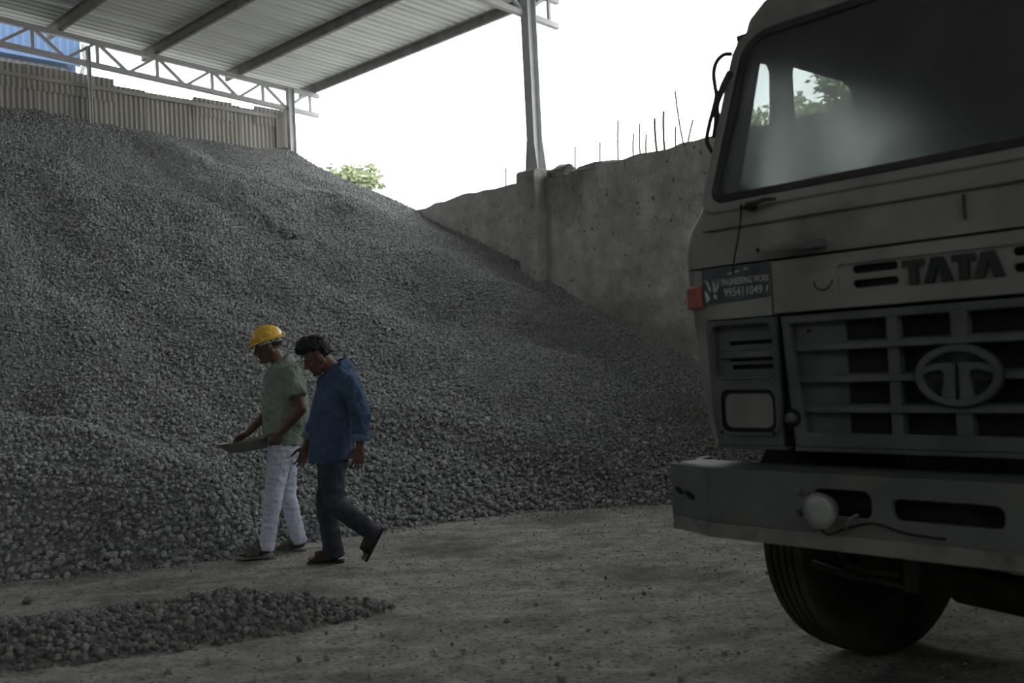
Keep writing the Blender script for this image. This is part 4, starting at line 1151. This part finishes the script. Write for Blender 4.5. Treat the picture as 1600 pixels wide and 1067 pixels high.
# ------------------------------------------------------------------ trees beyond the wall
def tree(name, base, h, crown_c, crown_r, nleaf, seed, label, leaf=.16):
    rnd = random.Random(seed)
    t = empty(name, base); tag(t, label, 'tree', 'trees beyond the wall')
    mb = MB(); top = Vector(crown_c) - Vector(base)
    mb.tube([(0, 0, 0), (top.x*.3, top.y*.3, top.z*.45), (top.x*.8, top.y*.8, top.z*.8), top], [.16, .12, .08, .04], 8)
    mb.build('trunk', M['bark'], t, True)
    lv = MB(); br = MB()
    clumps = []
    for k in range(16):
        d = Vector((rnd.gauss(0, 1), rnd.gauss(0, 1), rnd.gauss(0, .8))).normalized()*rnd.uniform(.45, 1.0)
        c = top + Vector((d.x*crown_r[0], d.y*crown_r[1], d.z*crown_r[2]))
        clumps.append((c, rnd.uniform(.28, .5)*min(crown_r)))
        br.tube([top*.7, top*.85 + (c - top)*.4, c], [.04, .03, .012], 5)
    br.build('branches', M['bark'], t, True)
    for k in range(nleaf):
        c, q = rnd.choice(clumps)
        p = c + Vector((rnd.gauss(0, .6), rnd.gauss(0, .6), rnd.gauss(0, .45)))*q
        a = Vector((rnd.gauss(0, 1), rnd.gauss(0, 1), rnd.gauss(0, .5))).normalized(); b = a.cross(Vector((rnd.gauss(0, 1), rnd.gauss(0, 1), rnd.gauss(0, 1)))).normalized()
        l = leaf*rnd.uniform(.7, 1.3)
        lv.add([p - a*l, p + b*l*.45, p + a*l, p - b*l*.45], [(0, 1, 2, 3)])
    me = lv.mesh('foliage'); o = link('foliage', me, M['leaf'], t); o['kind'] = 'stuff'
def at_px(x, y, Y):
    d = cam.matrix_world.to_3x3() @ Vector(((x-800)/F_PX, -(y-533.5)/F_PX, -1)); return Vector((0, 0, 1.35)) + d*(Y/d.y)
c = at_px(548, 284, 30); tree('leafy_tree', (c.x, c.y, 0), 8, c, (.95, .9, .55), 1500, 5, 'small pale green tree just beyond the slope of the pile', .11)
for x, y, Y, rx, rz, sd, lab in ((1182, 205, 25, .8, .75, 8, 'low hazy green tree seen through the front quarter window'), (1258, 186, 20, .75, .42, 12, 'rounded hazy tree seen through the middle of the cab window'), (1325, 140, 15.5, .48, .50, 21, 'taller light tree seen at the rear of the cab window')):
    c = at_px(x, y, Y); tree('leafy_tree', (c.x, c.y, 0), 7, c, (rx, rx, rz), 1500, sd, lab, .07)

# ------------------------------------------------------------------ two people walking along the foot of the pile
# person frame: x forward, y left (towards the camera), z up
def fuse(mb, name, mat_, parent, voxel, smooth_it=6, wrinkle=0.0, wscale=9.0, stretch=(1, 1, 1), cut_below=None, seed=0):
    me = mb.mesh(name); o = link(name, me, mat_)
    rm = o.modifiers.new('remesh', 'REMESH'); rm.mode = 'VOXEL'; rm.voxel_size = voxel
    sm = o.modifiers.new('smooth', 'SMOOTH'); sm.iterations = smooth_it; sm.factor = .5
    dg = bpy.context.evaluated_depsgraph_get()
    me2 = bpy.data.meshes.new_from_object(o.evaluated_get(dg))
    bpy.data.objects.remove(o); bpy.data.meshes.remove(me)
    if wrinkle:
        n = len(me2.vertices)
        nor = np.empty(n*3); me2.vertex_normals.foreach_get('vector', nor)
        for v, q in zip(me2.vertices, nor.reshape(-1, 3)):
            p = Vector((v.co.x*stretch[0], v.co.y*stretch[1], v.co.z*stretch[2]))*wscale + Vector((seed*3.1, 0, 0))
            a = mnoise.noise(p)
            a = (1 - 2*abs(a))*.6 + .5*mnoise.noise(p*2.1)
            v.co = v.co + Vector(q)*(wrinkle*a)
    me2.update(); me2.materials.clear(); me2.materials.append(mat_)
    me2.polygons.foreach_set('use_smooth', [True]*len(me2.polygons))
    ob = bpy.data.objects.new(name, me2); COL.objects.link(ob); ob.parent = parent
    return ob

def ring(c, a, b, yaw=0.0, n=28, p=2.4, tilt=0.0):
    """body section: a = half depth, b = half width, turned by yaw, tipped forward by tilt"""
    c = Vector(c); out = []
    for k in range(n):
        t = 2*math.pi*k/n; ct, st_ = math.cos(t), math.sin(t)
        x = a*math.copysign(abs(ct)**(2/p), ct); y = b*math.copysign(abs(st_)**(2/p), st_)
        q = Vector((x*math.cos(yaw) - y*math.sin(yaw), x*math.sin(yaw) + y*math.cos(yaw), -x*math.tan(tilt)))
        out.append(c + q)
    return out

def add_head(mb, M4):
    """head shapes in head space (x forward, z up, origin mid head), moved by M4"""
    def P(*p): return M4 @ Vector(p)
    R3 = M4.to_3x3()
    mb.ell(P(-.014, 0, .032), (.094, .074, .088), R3, 24, 16)
    mb.ell(P(.022, 0, -.030), (.068, .062, .080), R3, 20, 14)
    mb.rcone(P(.048, .018, -.095), .024, P(.048, -.018, -.095), .024)
    for y in (-1, 1):
        mb.rcone(P(.040, y*.022, -.094), .020, P(-.018, y*.058, -.045), .018)      # jaw
        mb.rcone(P(.078, y*.006, .026), .013, P(.062, y*.050, .020), .012)         # brow
        mb.rcone(P(.058, y*.042, -.022), .016, P(.030, y*.058, -.018), .014)       # cheek
        mb.ell(P(-.012, y*.082, -.012), (.025, .012, .035), R3)                     # ear
        mb.rcone(P(-.012, y*.070, -.02), .012, P(-.012, y*.06, -.02), .014)
    mb.rcone(P(.084, 0, .018), .010, P(.108, 0, -.022), .0125)                      # nose
    for y in (-1, 1): mb.rcone(P(.092, y*.010, -.026), .009, P(.086, y*.012, -.026), .009)
    mb.rcone(P(.087, .016, -.052), .0085, P(.087, -.016, -.052), .0085)             # lips
    mb.rcone(P(.084, .014, -.066), .0085, P(.084, -.014, -.066), .0085)
    mb.rcone(P(.072, .008, -.094), .020, P(.072, -.008, -.094), .020)               # chin

def add_hand(mb, wrist, d, palm_n, curl=20, thumb_side=1, size=1.0, spread=4):
    """palm and five separate fingers; d = finger direction, palm_n = way the palm faces, thumb_side = +-1 along d x palm_n"""
    w = Vector(wrist); d = Vector(d).normalized(); n = Vector(palm_n); n = (n - d*n.dot(d)).normalized(); s = d.cross(n)*thumb_side
    k = size
    mb.rcone(w, .025*k, w + d*.02*k, .026*k)
    for off in (-.030, -.010, .010, .028):
        mb.rcone(w + d*.018*k + s*off*.7*k, .0145*k, w + d*.082*k + s*off*k, .0125*k)
    L = {(.031): .070, (.0105): .080, (-.0105): .075, (-.031): .058}
    for off, ln in L.items():
        a = R(curl*(1.0 + (.15 if off < 0 else 0))); dirn = (d + s*math.tan(R(spread))*(off/.02)).normalized()
        p = w + d*.086*k + s*off*k; r = .0092*k
        for i, f in enumerate((.46, .31, .25)):
            dirn = (dirn*math.cos(a) + n*math.sin(a)).normalized()
            q = p + dirn*(ln*f*k); mb.rcone(p, r, q, r*.92, 10, 4); p = q; r *= .92
    p = w + d*.022*k + s*.030*k + n*.006*k
    td = (s*.75 + d*.75 + n*.35).normalized()
    for f, r, bend in ((.034, .0135, 0), (.030, .0115, .35), (.024, .0100, .35)):
        td = (td + d*bend).normalized(); q = p + td*f*k; mb.rcone(p, r*k, q, r*k*.93, 10, 4); p = q
    return p

def add_foot(mb, ank, toe_dir, heel, length=.235, toes_down=0.0):
    """bare foot: heel, arch, five toes"""
    t = Vector(toe_dir).normalized(); up = Vector((0, 0, 1)); up = (up - t*up.dot(t)).normalized(); s = up.cross(t)
    h = Vector(heel)
    mb.rcone(Vector(ank), .036, h + up*.040 + t*.02, .036)
    mb.rcone(h + up*.034 + t*.015, .031, h + up*.026 + t*.14, .030)
    for o in (-.028, 0, .028): mb.rcone(h + up*.045 + t*.045 + s*o*.5, .028, h + up*.018 + t*.165 + s*o, .020)
    for i, (o, l, r) in enumerate(((-.036, .060, .0125), (-.017, .062, .0095), (-.001, .058, .009), (.015, .050, .0085), (.030, .042, .008))):
        mb.rcone(h + up*.015 + t*.165 + s*o, r, h + up*.012 + t*(.165 + l*.9) + s*o, r*.9, 10, 4)

def sandal(parent, heel, toe_dir, mats, length=.265, wide=.048, closed=False, flip=1):
    t = Vector(toe_dir).normalized(); up = Vector((0, 0, 1)); up = (up - t*up.dot(t)).normalized(); s = up.cross(t); h = Vector(heel) - t*.018
    sole = MB(); prof = [(0, .030), (.02, .038), (.08, .036), (.14, .040), (.19, wide), (.235, wide*.9), (length, .022)]
    rings = []
    for z in (-.026, -.004):
        rg = [h + t*a + s*b + up*z for a, b in prof] + [h + t*a - s*b + up*z for a, b in reversed(prof)]
        rings.append(rg)
    o = sole.loft(rings).build('sandal', mats[0], parent, bev=.006)
    for a0, hh, w_ in ((.178, .060, .055), (.125, .084, .055)) if not closed else ((.15, .078, .11),):
        st_ = MB(); rg = []
        for k in range(9):
            q = math.pi*k/8; c = math.cos(q); e = math.sin(q)
            p = h + t*a0 + s*(c*(wide + .002)) + up*(e*hh - .004)
            rg.append([p - t*w_/2, p + t*w_/2 - up*(.012*e), p + t*w_/2 - up*(.012*e) + up*.005, p - t*w_/2 + up*.005])
        st_.loft(rg).build('strap', mats[1], o, True)
    return o

def head_matrix(c, pitch, yaw=0.0):
    return Matrix.Translation(c) @ Matrix.Rotation(yaw, 4, 'Z') @ Matrix.Rotation(pitch, 4, 'Y')

def eyes(parent, H):
    for y in (-1, 1):
        o = MB().ell(H @ Vector((.077, y*.030, .006)), (.0095, .0115, .009), H.to_3x3()).build('eye', M['eye'], parent, True)
        MB().ell(H @ Vector((.0855, y*.031, .005)), (.0025, .005, .005), H.to_3x3()).build('iris', M['hair'], o, True)

def hair_cap(parent, H, verts_fn, seed, thick=.016, quiff=.0, ndetail=1.0, mat_=None):
    bm = bmesh.new(); bmesh.ops.create_icosphere(bm, subdivisions=5, radius=1)
    for v in list(bm.verts):
        d = v.co.copy(); k = verts_fn(d)
        k = max(-1.0, min(1.0, k/.16))
        base = Vector((d.x*.095 - .014, d.y*.0745, d.z*.089 + .032))
        a = thick*(.42 + .95*max(d.z, 0)) + quiff*max(d.x + .1, 0)*max(d.z, 0)*1.5
        nz = mnoise.noise(Vector((d.x*7, d.y*7, d.z*4)) + Vector((seed, 0, 0)))*.008*ndetail + mnoise.noise(d*19 + Vector((0, seed, 0)))*.006*ndetail
        off = (.004 + (a + nz)*k) if k > 0 else .004 + .03*k
        v.co = H @ (base + d*off)
    me = bpy.data.meshes.new('hair'); bm.to_mesh(me); bm.free()
    return link('hair', me, mat_ or M['hair'], parent, True)

def build_helmet_man():
    P = empty('person', (-1.8312, 7.60, 0), R(180))
    tag(P, 'man in yellow helmet, pale green shirt and white jeans carrying a shallow pan', 'person')
    H = head_matrix((.032, .01, 1.588), R(17), R(12))
    yaw = R(26)
    # ---- body (skin)
    b = MB(); add_head(b, H)
    b.rcone(H @ Vector((-.025, 0, -.05)), .052, (-.070, 0, 1.42), .060)
    b.loft([ring((-.075, 0, 1.43), .07, .09, yaw), ring((-.085, 0, 1.36), .09, .155, yaw), ring((-.08, 0, 1.15), .10, .14, yaw), ring((-.06, 0, .90), .095, .13, yaw)])
    shN, elN, wrN = (-.175, .165, 1.355), (-.250, .235, 1.105), (-.085, .215, .935)
    shF, elF, wrF = (.020, -.165, 1.355), (.09, -.235, 1.10), (.262, -.165, .925)
    for sh, el, wr in ((shN, elN, wrN), (shF, elF, wrF)):
        b.rcone(sh, .050, el, .039); b.rcone(el, .040, Vector(el).lerp(Vector(wr), .35), .039); b.rcone(Vector(el).lerp(Vector(wr), .35), .039, wr, .026)
    add_hand(b, wrN, (.55, -.22, -.80), (.35, -.9, .2), 26, -1, .98)
    add_hand(b, wrF, (.86, .25, -.45), (.1, .5, -.85), 34, 1, .98)
    hipN, knN, anN = (-.060, .085, .86), (.015, .095, .46), (.085, .095, .075)
    hipF, knF, anF = (-.045, -.085, .86), (-.045, -.09, .45), (-.125, -.09, .080)
    for hp, kn, an in ((hipN, knN, anN), (hipF, knF, anF)):
        b.rcone(hp, .07, kn, .045); b.rcone(kn, .045, an, .036)
    tN, tF = (1, .10, 0), (1, -.05, 0)
    add_foot(b, anN, tN, (.062, .098, .028)); add_foot(b, anF, tF, (-.150, -.09, .030))
    body = fuse(b, 'body', M['skin'], P, .0045, 5)
    eyes(P, H)
    hair_cap(P, H, lambda d: max(min(d.z - .05, .7 - d.x), min(-.05 - d.x, d.z + .5), min(.35 - d.x, d.z + .02)), 4, thick=.010, ndetail=.5)
    # ---- shirt
    s = MB()
    s.loft([ring((-.048, 0, .845), .128, .185, yaw, tilt=-.14), ring((-.052, 0, .93), .135, .19, yaw), ring((-.078, 0, 1.05), .162, .205, yaw), ring((-.085, 0, 1.17), .160, .205, yaw),
            ring((-.080, 0, 1.28), .138, .205, yaw), ring((-.084, 0, 1.36), .120, .200, yaw), ring((-.085, 0, 1.41), .098, .165, yaw), ring((-.078, 0, 1.445), .078, .105, yaw), ring((-.068, 0, 1.475), .066, .074, yaw, tilt=.25)])
    for sh, el in ((shN, elN), (shF, elF)):
        a, c = Vector(sh), Vector(el); q = a.lerp(c, .62)
        s.rcone(a + Vector((0, 0, .005)), .076, a.lerp(c, .30), .074)
        fr = loft_frames([a.lerp(c, .1), a.lerp(c, .35), q])
        s.loft([[p + x*(r*math.cos(2*math.pi*k/20)) + y*(r*math.sin(2*math.pi*k/20)) for k in range(20)] for (p, x, y), r in zip(fr, (.074, .074, .070))])
    shirt = fuse(s, 'shirt', M['green_shirt'], P, .0065, 2, .016, 12, (1, 1, .40), seed=1)
    # collar: a stand of cloth open at the throat, and a placket with buttons
    c = MB(); rg = []
    for k in range(19):
        t = R(52 + 256*k/18) + yaw
        u = Vector((math.cos(t), math.sin(t), 0)); f = (k - 9)/9
        drop = .052*abs(f)**2.2
        lo_ = Vector((-.070, .0, 1.462 - drop)) + Vector((u.x*.086, u.y*.092, 0)); hi_ = Vector((-.062, .0, 1.528 - drop)) + Vector((u.x*.072, u.y*.076, 0)); out_ = Vector((-.072, 0, 1.470 - drop)) + Vector((u.x*.110, u.y*.116, 0))
        rg.append([lo_, hi_, hi_ + u*.006 + Vector((0, 0, .001)), out_, out_ - Vector((0, 0, .004)), lo_ + u*.004])
    c.loft(rg).build('collar', M['green_shirt'], P, True)
    fx = Vector((math.cos(yaw), math.sin(yaw), 0))
    # ---- trousers
    t = MB()
    t.loft([ring((-.055, 0, .93), .10, .15, yaw), ring((-.060, 0, .86), .112, .160, yaw), ring((-.062, 0, .78), .120, .168, yaw*.3), ring((-.06, 0, .70), .09, .14, 0)])
    t.rcone(hipN, .098, Vector(hipN).lerp(Vector(knN), .55), .080); t.rcone(Vector(hipN).lerp(Vector(knN), .55), .080, knN, .064)
    t.rcone(hipF, .098, Vector(hipF).lerp(Vector(knF), .55), .080); t.rcone(Vector(hipF).lerp(Vector(knF), .55), .080, knF, .064)
    def shin(kn, an, rk, ra):
        fr = loft_frames([kn, Vector(kn).lerp(Vector(an), .5), Vector(an) + Vector((0, 0, .0)), Vector(an) - (Vector(kn) - Vector(an)).normalized()*.012])
        t.loft([[p + x*(r*math.cos(2*math.pi*k/20)) + y*(r*math.sin(2*math.pi*k/20)) for k in range(20)] for (p, x, y), r in zip(fr, (rk, (rk + ra)/2 - .002, ra, ra))])
    shin(knN, anN, .064, .054); shin(knF, anF, .064, .056)
    fuse(t, 'jeans', M['white_jeans'], P, .0065, 2, .009, 14, (1, 1, 1.5), seed=5)
    # ---- hard hat
    hm = MB(); rings = []
    HH = H @ Matrix.Translation((-.012, 0, .048)) @ Matrix.Rotation(R(-3), 4, 'Y')
    for k in range(12):
        ph = R(90*k/11); r = math.cos(ph)**.8 if k < 11 else .02; z = .112*math.sin(ph)**1.05
        rings.append([HH @ Vector((.128*r*math.cos(2*math.pi*j/36), .104*r*math.sin(2*math.pi*j/36), z)) for j in range(36)])
    hat = hm.loft(rings, True, False).build('hard_hat', M['yellow'], P, True)
    so = hat.modifiers.new('shell', 'SOLIDIFY'); so.thickness = .004
    bmv = []
    for z, e in ((0, 0), (-.006, 0), (-.006, 1), (0, 1)):
        rg = []
        for j in range(36):
            a = 2*math.pi*j/36; cx, sy = math.cos(a), math.sin(a)
            pk = max(cx, 0)**2.5
            ext = e*(.010 + .052*pk); drop = e*(.003 + .020*pk)
            rg.append(HH @ Vector(((.126 + ext)*cx, (.102 + ext*.8)*sy, z - drop)))
        bmv.append(rg)
    bmv.append(bmv[0]); MB().loft(bmv, True, False).build('brim', M['yellow'], hat, True)
    for y in (-.028, 0, .028):       # ribs over the crown
        pts = [HH @ Vector((.118*math.cos(R(a)), y, .004 + .110*math.sin(R(a))*(1 - abs(y)*1.2))) for a in range(25, 156, 10)]
        MB().tube(pts, .006, 6).build('ridge', M['yellow'], hat, True)
    for y in (-1, 1):
        MB().ell(HH @ Vector((-.01, y*.095, .036)), (.036, .012, .026), HH.to_3x3()).build('side_boss', M['yellow'], hat, True)
        MB().box((-.012, -.006, -.012), (.012, .006, .012), HH @ Matrix.Translation((.035, y*.100, .012))).build('slot', M['yellow'], hat, bev=.003)
    MB().ell(HH @ Vector((-.128, 0, .012)), (.018, .03, .016), HH.to_3x3()).build('rear_knob', M['helmet_band'], hat, True)
    bd = []
    for z in (-.03, .006): bd.append([HH @ Vector((.100*math.cos(2*math.pi*j/30) - .006, .082*math.sin(2*math.pi*j/30), z)) for j in range(30)])
    MB().loft(bd[:2], True, False).build('head_band', M['helmet_band'], hat, True)
    # ---- sandals
    sandal(P, (.050, .098, .030), tN, (M['sandal'], M['sandal_strap'])); sandal(P, (-.165, -.09, .031), tF, (M['sandal'], M['sandal_strap']))
    # ---- the pan, held level in both hands, a thing of its own
    pn = empty('metal_pan', (-1.8312 - .215, 7.60 - .02, .805), R(180))
    tag(pn, 'shallow dull steel pan held low in front of the helmeted man', 'pan')
    lm = MB(); prof = [(0.0, .004), (.0, .130), (.012, .150), (.066, .208), (.074, .222), (.078, .222), (.076, .205), (.016, .145), (.006, .128), (.006, .004)]
    o = lm.lathe(prof, 'z', (0, 0, 0), 40).build('basin', M['pan'], pn); smooth_by_angle(o, 40)
    rm = [( .221*math.cos(2*math.pi*k/40), .221*math.sin(2*math.pi*k/40), .077) for k in range(41)]
    MB().tube(rm, .005, 6, False).build('rolled_rim', M['pan'], pn, True)
    for q in (0, 180):
        hd = [Matrix.Rotation(R(q), 3, 'Z') @ Vector(p) for p in ((.205, -.05, .055), (.232, -.045, .058), (.240, 0, .060), (.232, .045, .058), (.205, .05, .055))]
        MB().tube(hd, .005, 6).build('handle', M['pan'], pn, True)
    pn.rotation_euler = (0, R(5), R(180))
    return P
build_helmet_man()

def build_blue_man():
    P = empty('person', (-1.3438, 7.08, 0), R(180))
    tag(P, 'bareheaded man in blue shirt and charcoal trousers walking with head bowed', 'person')
    H = head_matrix((.045, .01, 1.478), R(30), R(14))
    yaw = R(28)
    b = MB(); add_head(b, H)
    b.rcone(H @ Vector((-.03, 0, -.05)), .054, (-.105, 0, 1.345), .062)
    b.loft([ring((-.105, 0, 1.37), .07, .09, yaw), ring((-.10, 0, 1.30), .09, .155, yaw), ring((-.07, 0, 1.10), .105, .14, yaw), ring((-.04, 0, .86), .10, .13, yaw)])
    shN, elN, wrN = (-.195, .175, 1.295), (-.285, .230, 1.055), (-.262, .225, .845)
    shF, elF, wrF = (.005, -.175, 1.295), (.085, -.225, 1.05), (.200, -.205, .835)
    for sh, el, wr in ((shN, elN, wrN), (shF, elF, wrF)):
        b.rcone(sh, .048, el, .040); b.rcone(el, .040, Vector(el).lerp(Vector(wr), .35), .038); b.rcone(Vector(el).lerp(Vector(wr), .35), .038, wr, .027)
    add_hand(b, wrN, (.16, -.05, -1), (.45, -.9, 0), 14, -1, .98)
    add_hand(b, wrF, (.28, .05, -1), (.30, .95, 0), 20, 1, .98)
    hipN, knN, anN = (-.035, .085, .80), (-.045, .095, .445), (-.312, .10, .235)
    hipF, knF, anF = (-.025, -.085, .80), (.050, -.095, .42), (.005, -.095, .075)
    for hp, kn, an in ((hipN, knN, anN), (hipF, knF, anF)):
        b.rcone(hp, .07, kn, .045); b.rcone(kn, .045, an, .036)
    tF = (1, .04, 0); tN = (.50, .05, -.87)
    add_foot(b, anF, tF, (-.030, -.095, .024)); add_foot(b, anN, tN, (-.352, .10, .240))
    fuse(b, 'body', M['skin'], P, .0045, 5)
    eyes(P, H)
    def cover(d):
        n_ = .05*mnoise.noise(d*6)
        return max(min(d.z - .36, 1.1 - d.x), min(.20 - d.x, d.z - .10), min(-.22 - d.x, d.z + .62)) + n_
    hair_cap(P, H, cover, 9, thick=.026, quiff=.030, ndetail=1.3)
    # ---- shirt with long rolled sleeves
    s = MB()
    s.loft([ring((-.026, 0, .755), .148, .196, yaw, tilt=.14), ring((-.028, 0, .84), .146, .196, yaw), ring((-.045, 0, .96), .146, .194, yaw), ring((-.060, 0, 1.09), .150, .198, yaw),
            ring((-.080, 0, 1.20), .142, .202, yaw), ring((-.096, 0, 1.29), .122, .200, yaw), ring((-.104, 0, 1.345), .098, .165, yaw), ring((-.106, 0, 1.385), .076, .105, yaw), ring((-.100, 0, 1.415), .066, .074, yaw, tilt=.3)])
    for sh, el, wr in ((shN, elN, wrN), (shF, elF, wrF)):
        a, c, w = Vector(sh), Vector(el), Vector(wr)
        s.rcone(a, .074, a.lerp(c, .5), .066); s.rcone(a.lerp(c, .5), .066, c, .060)
        fr = loft_frames([c - (c - a).normalized()*.02, c.lerp(w, .3), c.lerp(w, .62)])
        s.loft([[p + x*(r*math.cos(2*math.pi*k/20)) + y*(r*math.sin(2*math.pi*k/20)) for k in range(20)] for (p, x, y), r in zip(fr, (.060, .058, .056))])
    fuse(s, 'shirt', M['blue_shirt'], P, .0065, 2, .016, 12, (1, 1, .45), seed=9)
    for sh, el, wr, flare in ((shN, elN, wrN, 1), (shF, elF, wrF, 0)):
        c, w = Vector(el), Vector(wr)
        pts = [c.lerp(w, .55), c.lerp(w, .78)]
        fr = loft_frames(pts); rg = []
        for (p, x, y), r in zip([fr[0], fr[1], fr[1], fr[0]], (.063, .066, .055, .054)):
            rg.append([p + x*(r*math.cos(2*math.pi*k/24)) + y*(r*math.sin(2*math.pi*k/24)) for k in range(24)])
        rg.append(rg[0]); MB().loft(rg, True, False).build('cuff', M['cuff'], P, True)
        if flare:   # the loose corner of the near cuff
            q = c.lerp(w, .64) + Vector((-.06, .0, 0))
            MB().add([q + Vector((.03, .02, .03)), q + Vector((-.045, .0, .012)), q + Vector((-.05, 0, -.008)), q + Vector((.03, .02, -.03)), q + Vector((.03, -.01, .03)), q + Vector((-.045, -.01, .012)), q + Vector((-.05, -.01, -.008)), q + Vector((.03, -.01, -.03))],
                     [(0,1,2,3), (7,6,5,4), (0,4,5,1), (1,5,6,2), (2,6,7,3), (3,7,4,0)]).build('cuff_flap', M['cuff'], P, bev=.004)
    c = MB(); rg = []
    for k in range(19):
        t = R(48 + 264*k/18) + yaw; u = Vector((math.cos(t), math.sin(t), 0)); f = (k - 9)/9; drop = .055*abs(f)**2.0
        lo_ = Vector((-.100, 0, 1.402 - drop)) + Vector((u.x*.086, u.y*.092, 0)); hi_ = Vector((-.090, 0, 1.468 - drop)) + Vector((u.x*.073, u.y*.077, 0)); out_ = Vector((-.103, 0, 1.408 - drop)) + Vector((u.x*.112, u.y*.118, 0))
        rg.append([lo_, hi_, hi_ + u*.006, out_, out_ - Vector((0, 0, .004)), lo_ + u*.004])
    c.loft(rg).build('collar', M['blue_shirt'], P, True)
    fx = Vector((math.cos(yaw), math.sin(yaw), 0)); sy = Vector((-math.sin(yaw), math.cos(yaw), 0))
    # breast pocket mark
    q = Vector((-.082, 0, 1.215)) + fx*.125 + sy*.095
    o = MB().box((-.004, -.016, -.007), (.004, .016, .007)).build('pocket_badge', M['cuff'], P, bev=.003); o.location = q; o.rotation_euler = (0, 0, yaw + R(28))
    # ---- trousers
    t = MB()
    t.loft([ring((-.030, 0, .90), .09, .14, yaw), ring((-.030, 0, .82), .102, .152, yaw), ring((-.030, 0, .72), .108, .155, yaw*.6), ring((-.025, 0, .66), .09, .14, 0)])
    for hp, kn, an, ra in ((hipN, knN, anN, .058), (hipF, knF, anF, .070)):
        hp, kn, an = Vector(hp), Vector(kn), Vector(an)
        t.rcone(hp, .096, hp.lerp(kn, .55), .084); t.rcone(hp.lerp(kn, .55), .084, kn, .070)
        fr = loft_frames([kn, kn.lerp(an, .5), an, an + (an - kn).normalized()*.035])
        t.rcone(kn, .070, kn.lerp(an, .3), .068)
        t.loft([[p + x*(r*math.cos(2*math.pi*k/20)) + y*(r*math.sin(2*math.pi*k/20)) for k in range(20)] for (p, x, y), r in zip(fr, (.070, .067, ra, ra))])
    fuse(t, 'trousers', M['dark_trousers'], P, .0075, 3, .009, 8.0, (1, 1, 1.0), seed=14)
    sandal(P, (-.048, -.095, .026), tF, (M['brown_sandal'], M['brown_sandal']), closed=True)
    sandal(P, (-.362, .10, .262), tN, (M['brown_sandal'], M['brown_sandal']), closed=True)
    return P
build_blue_man()
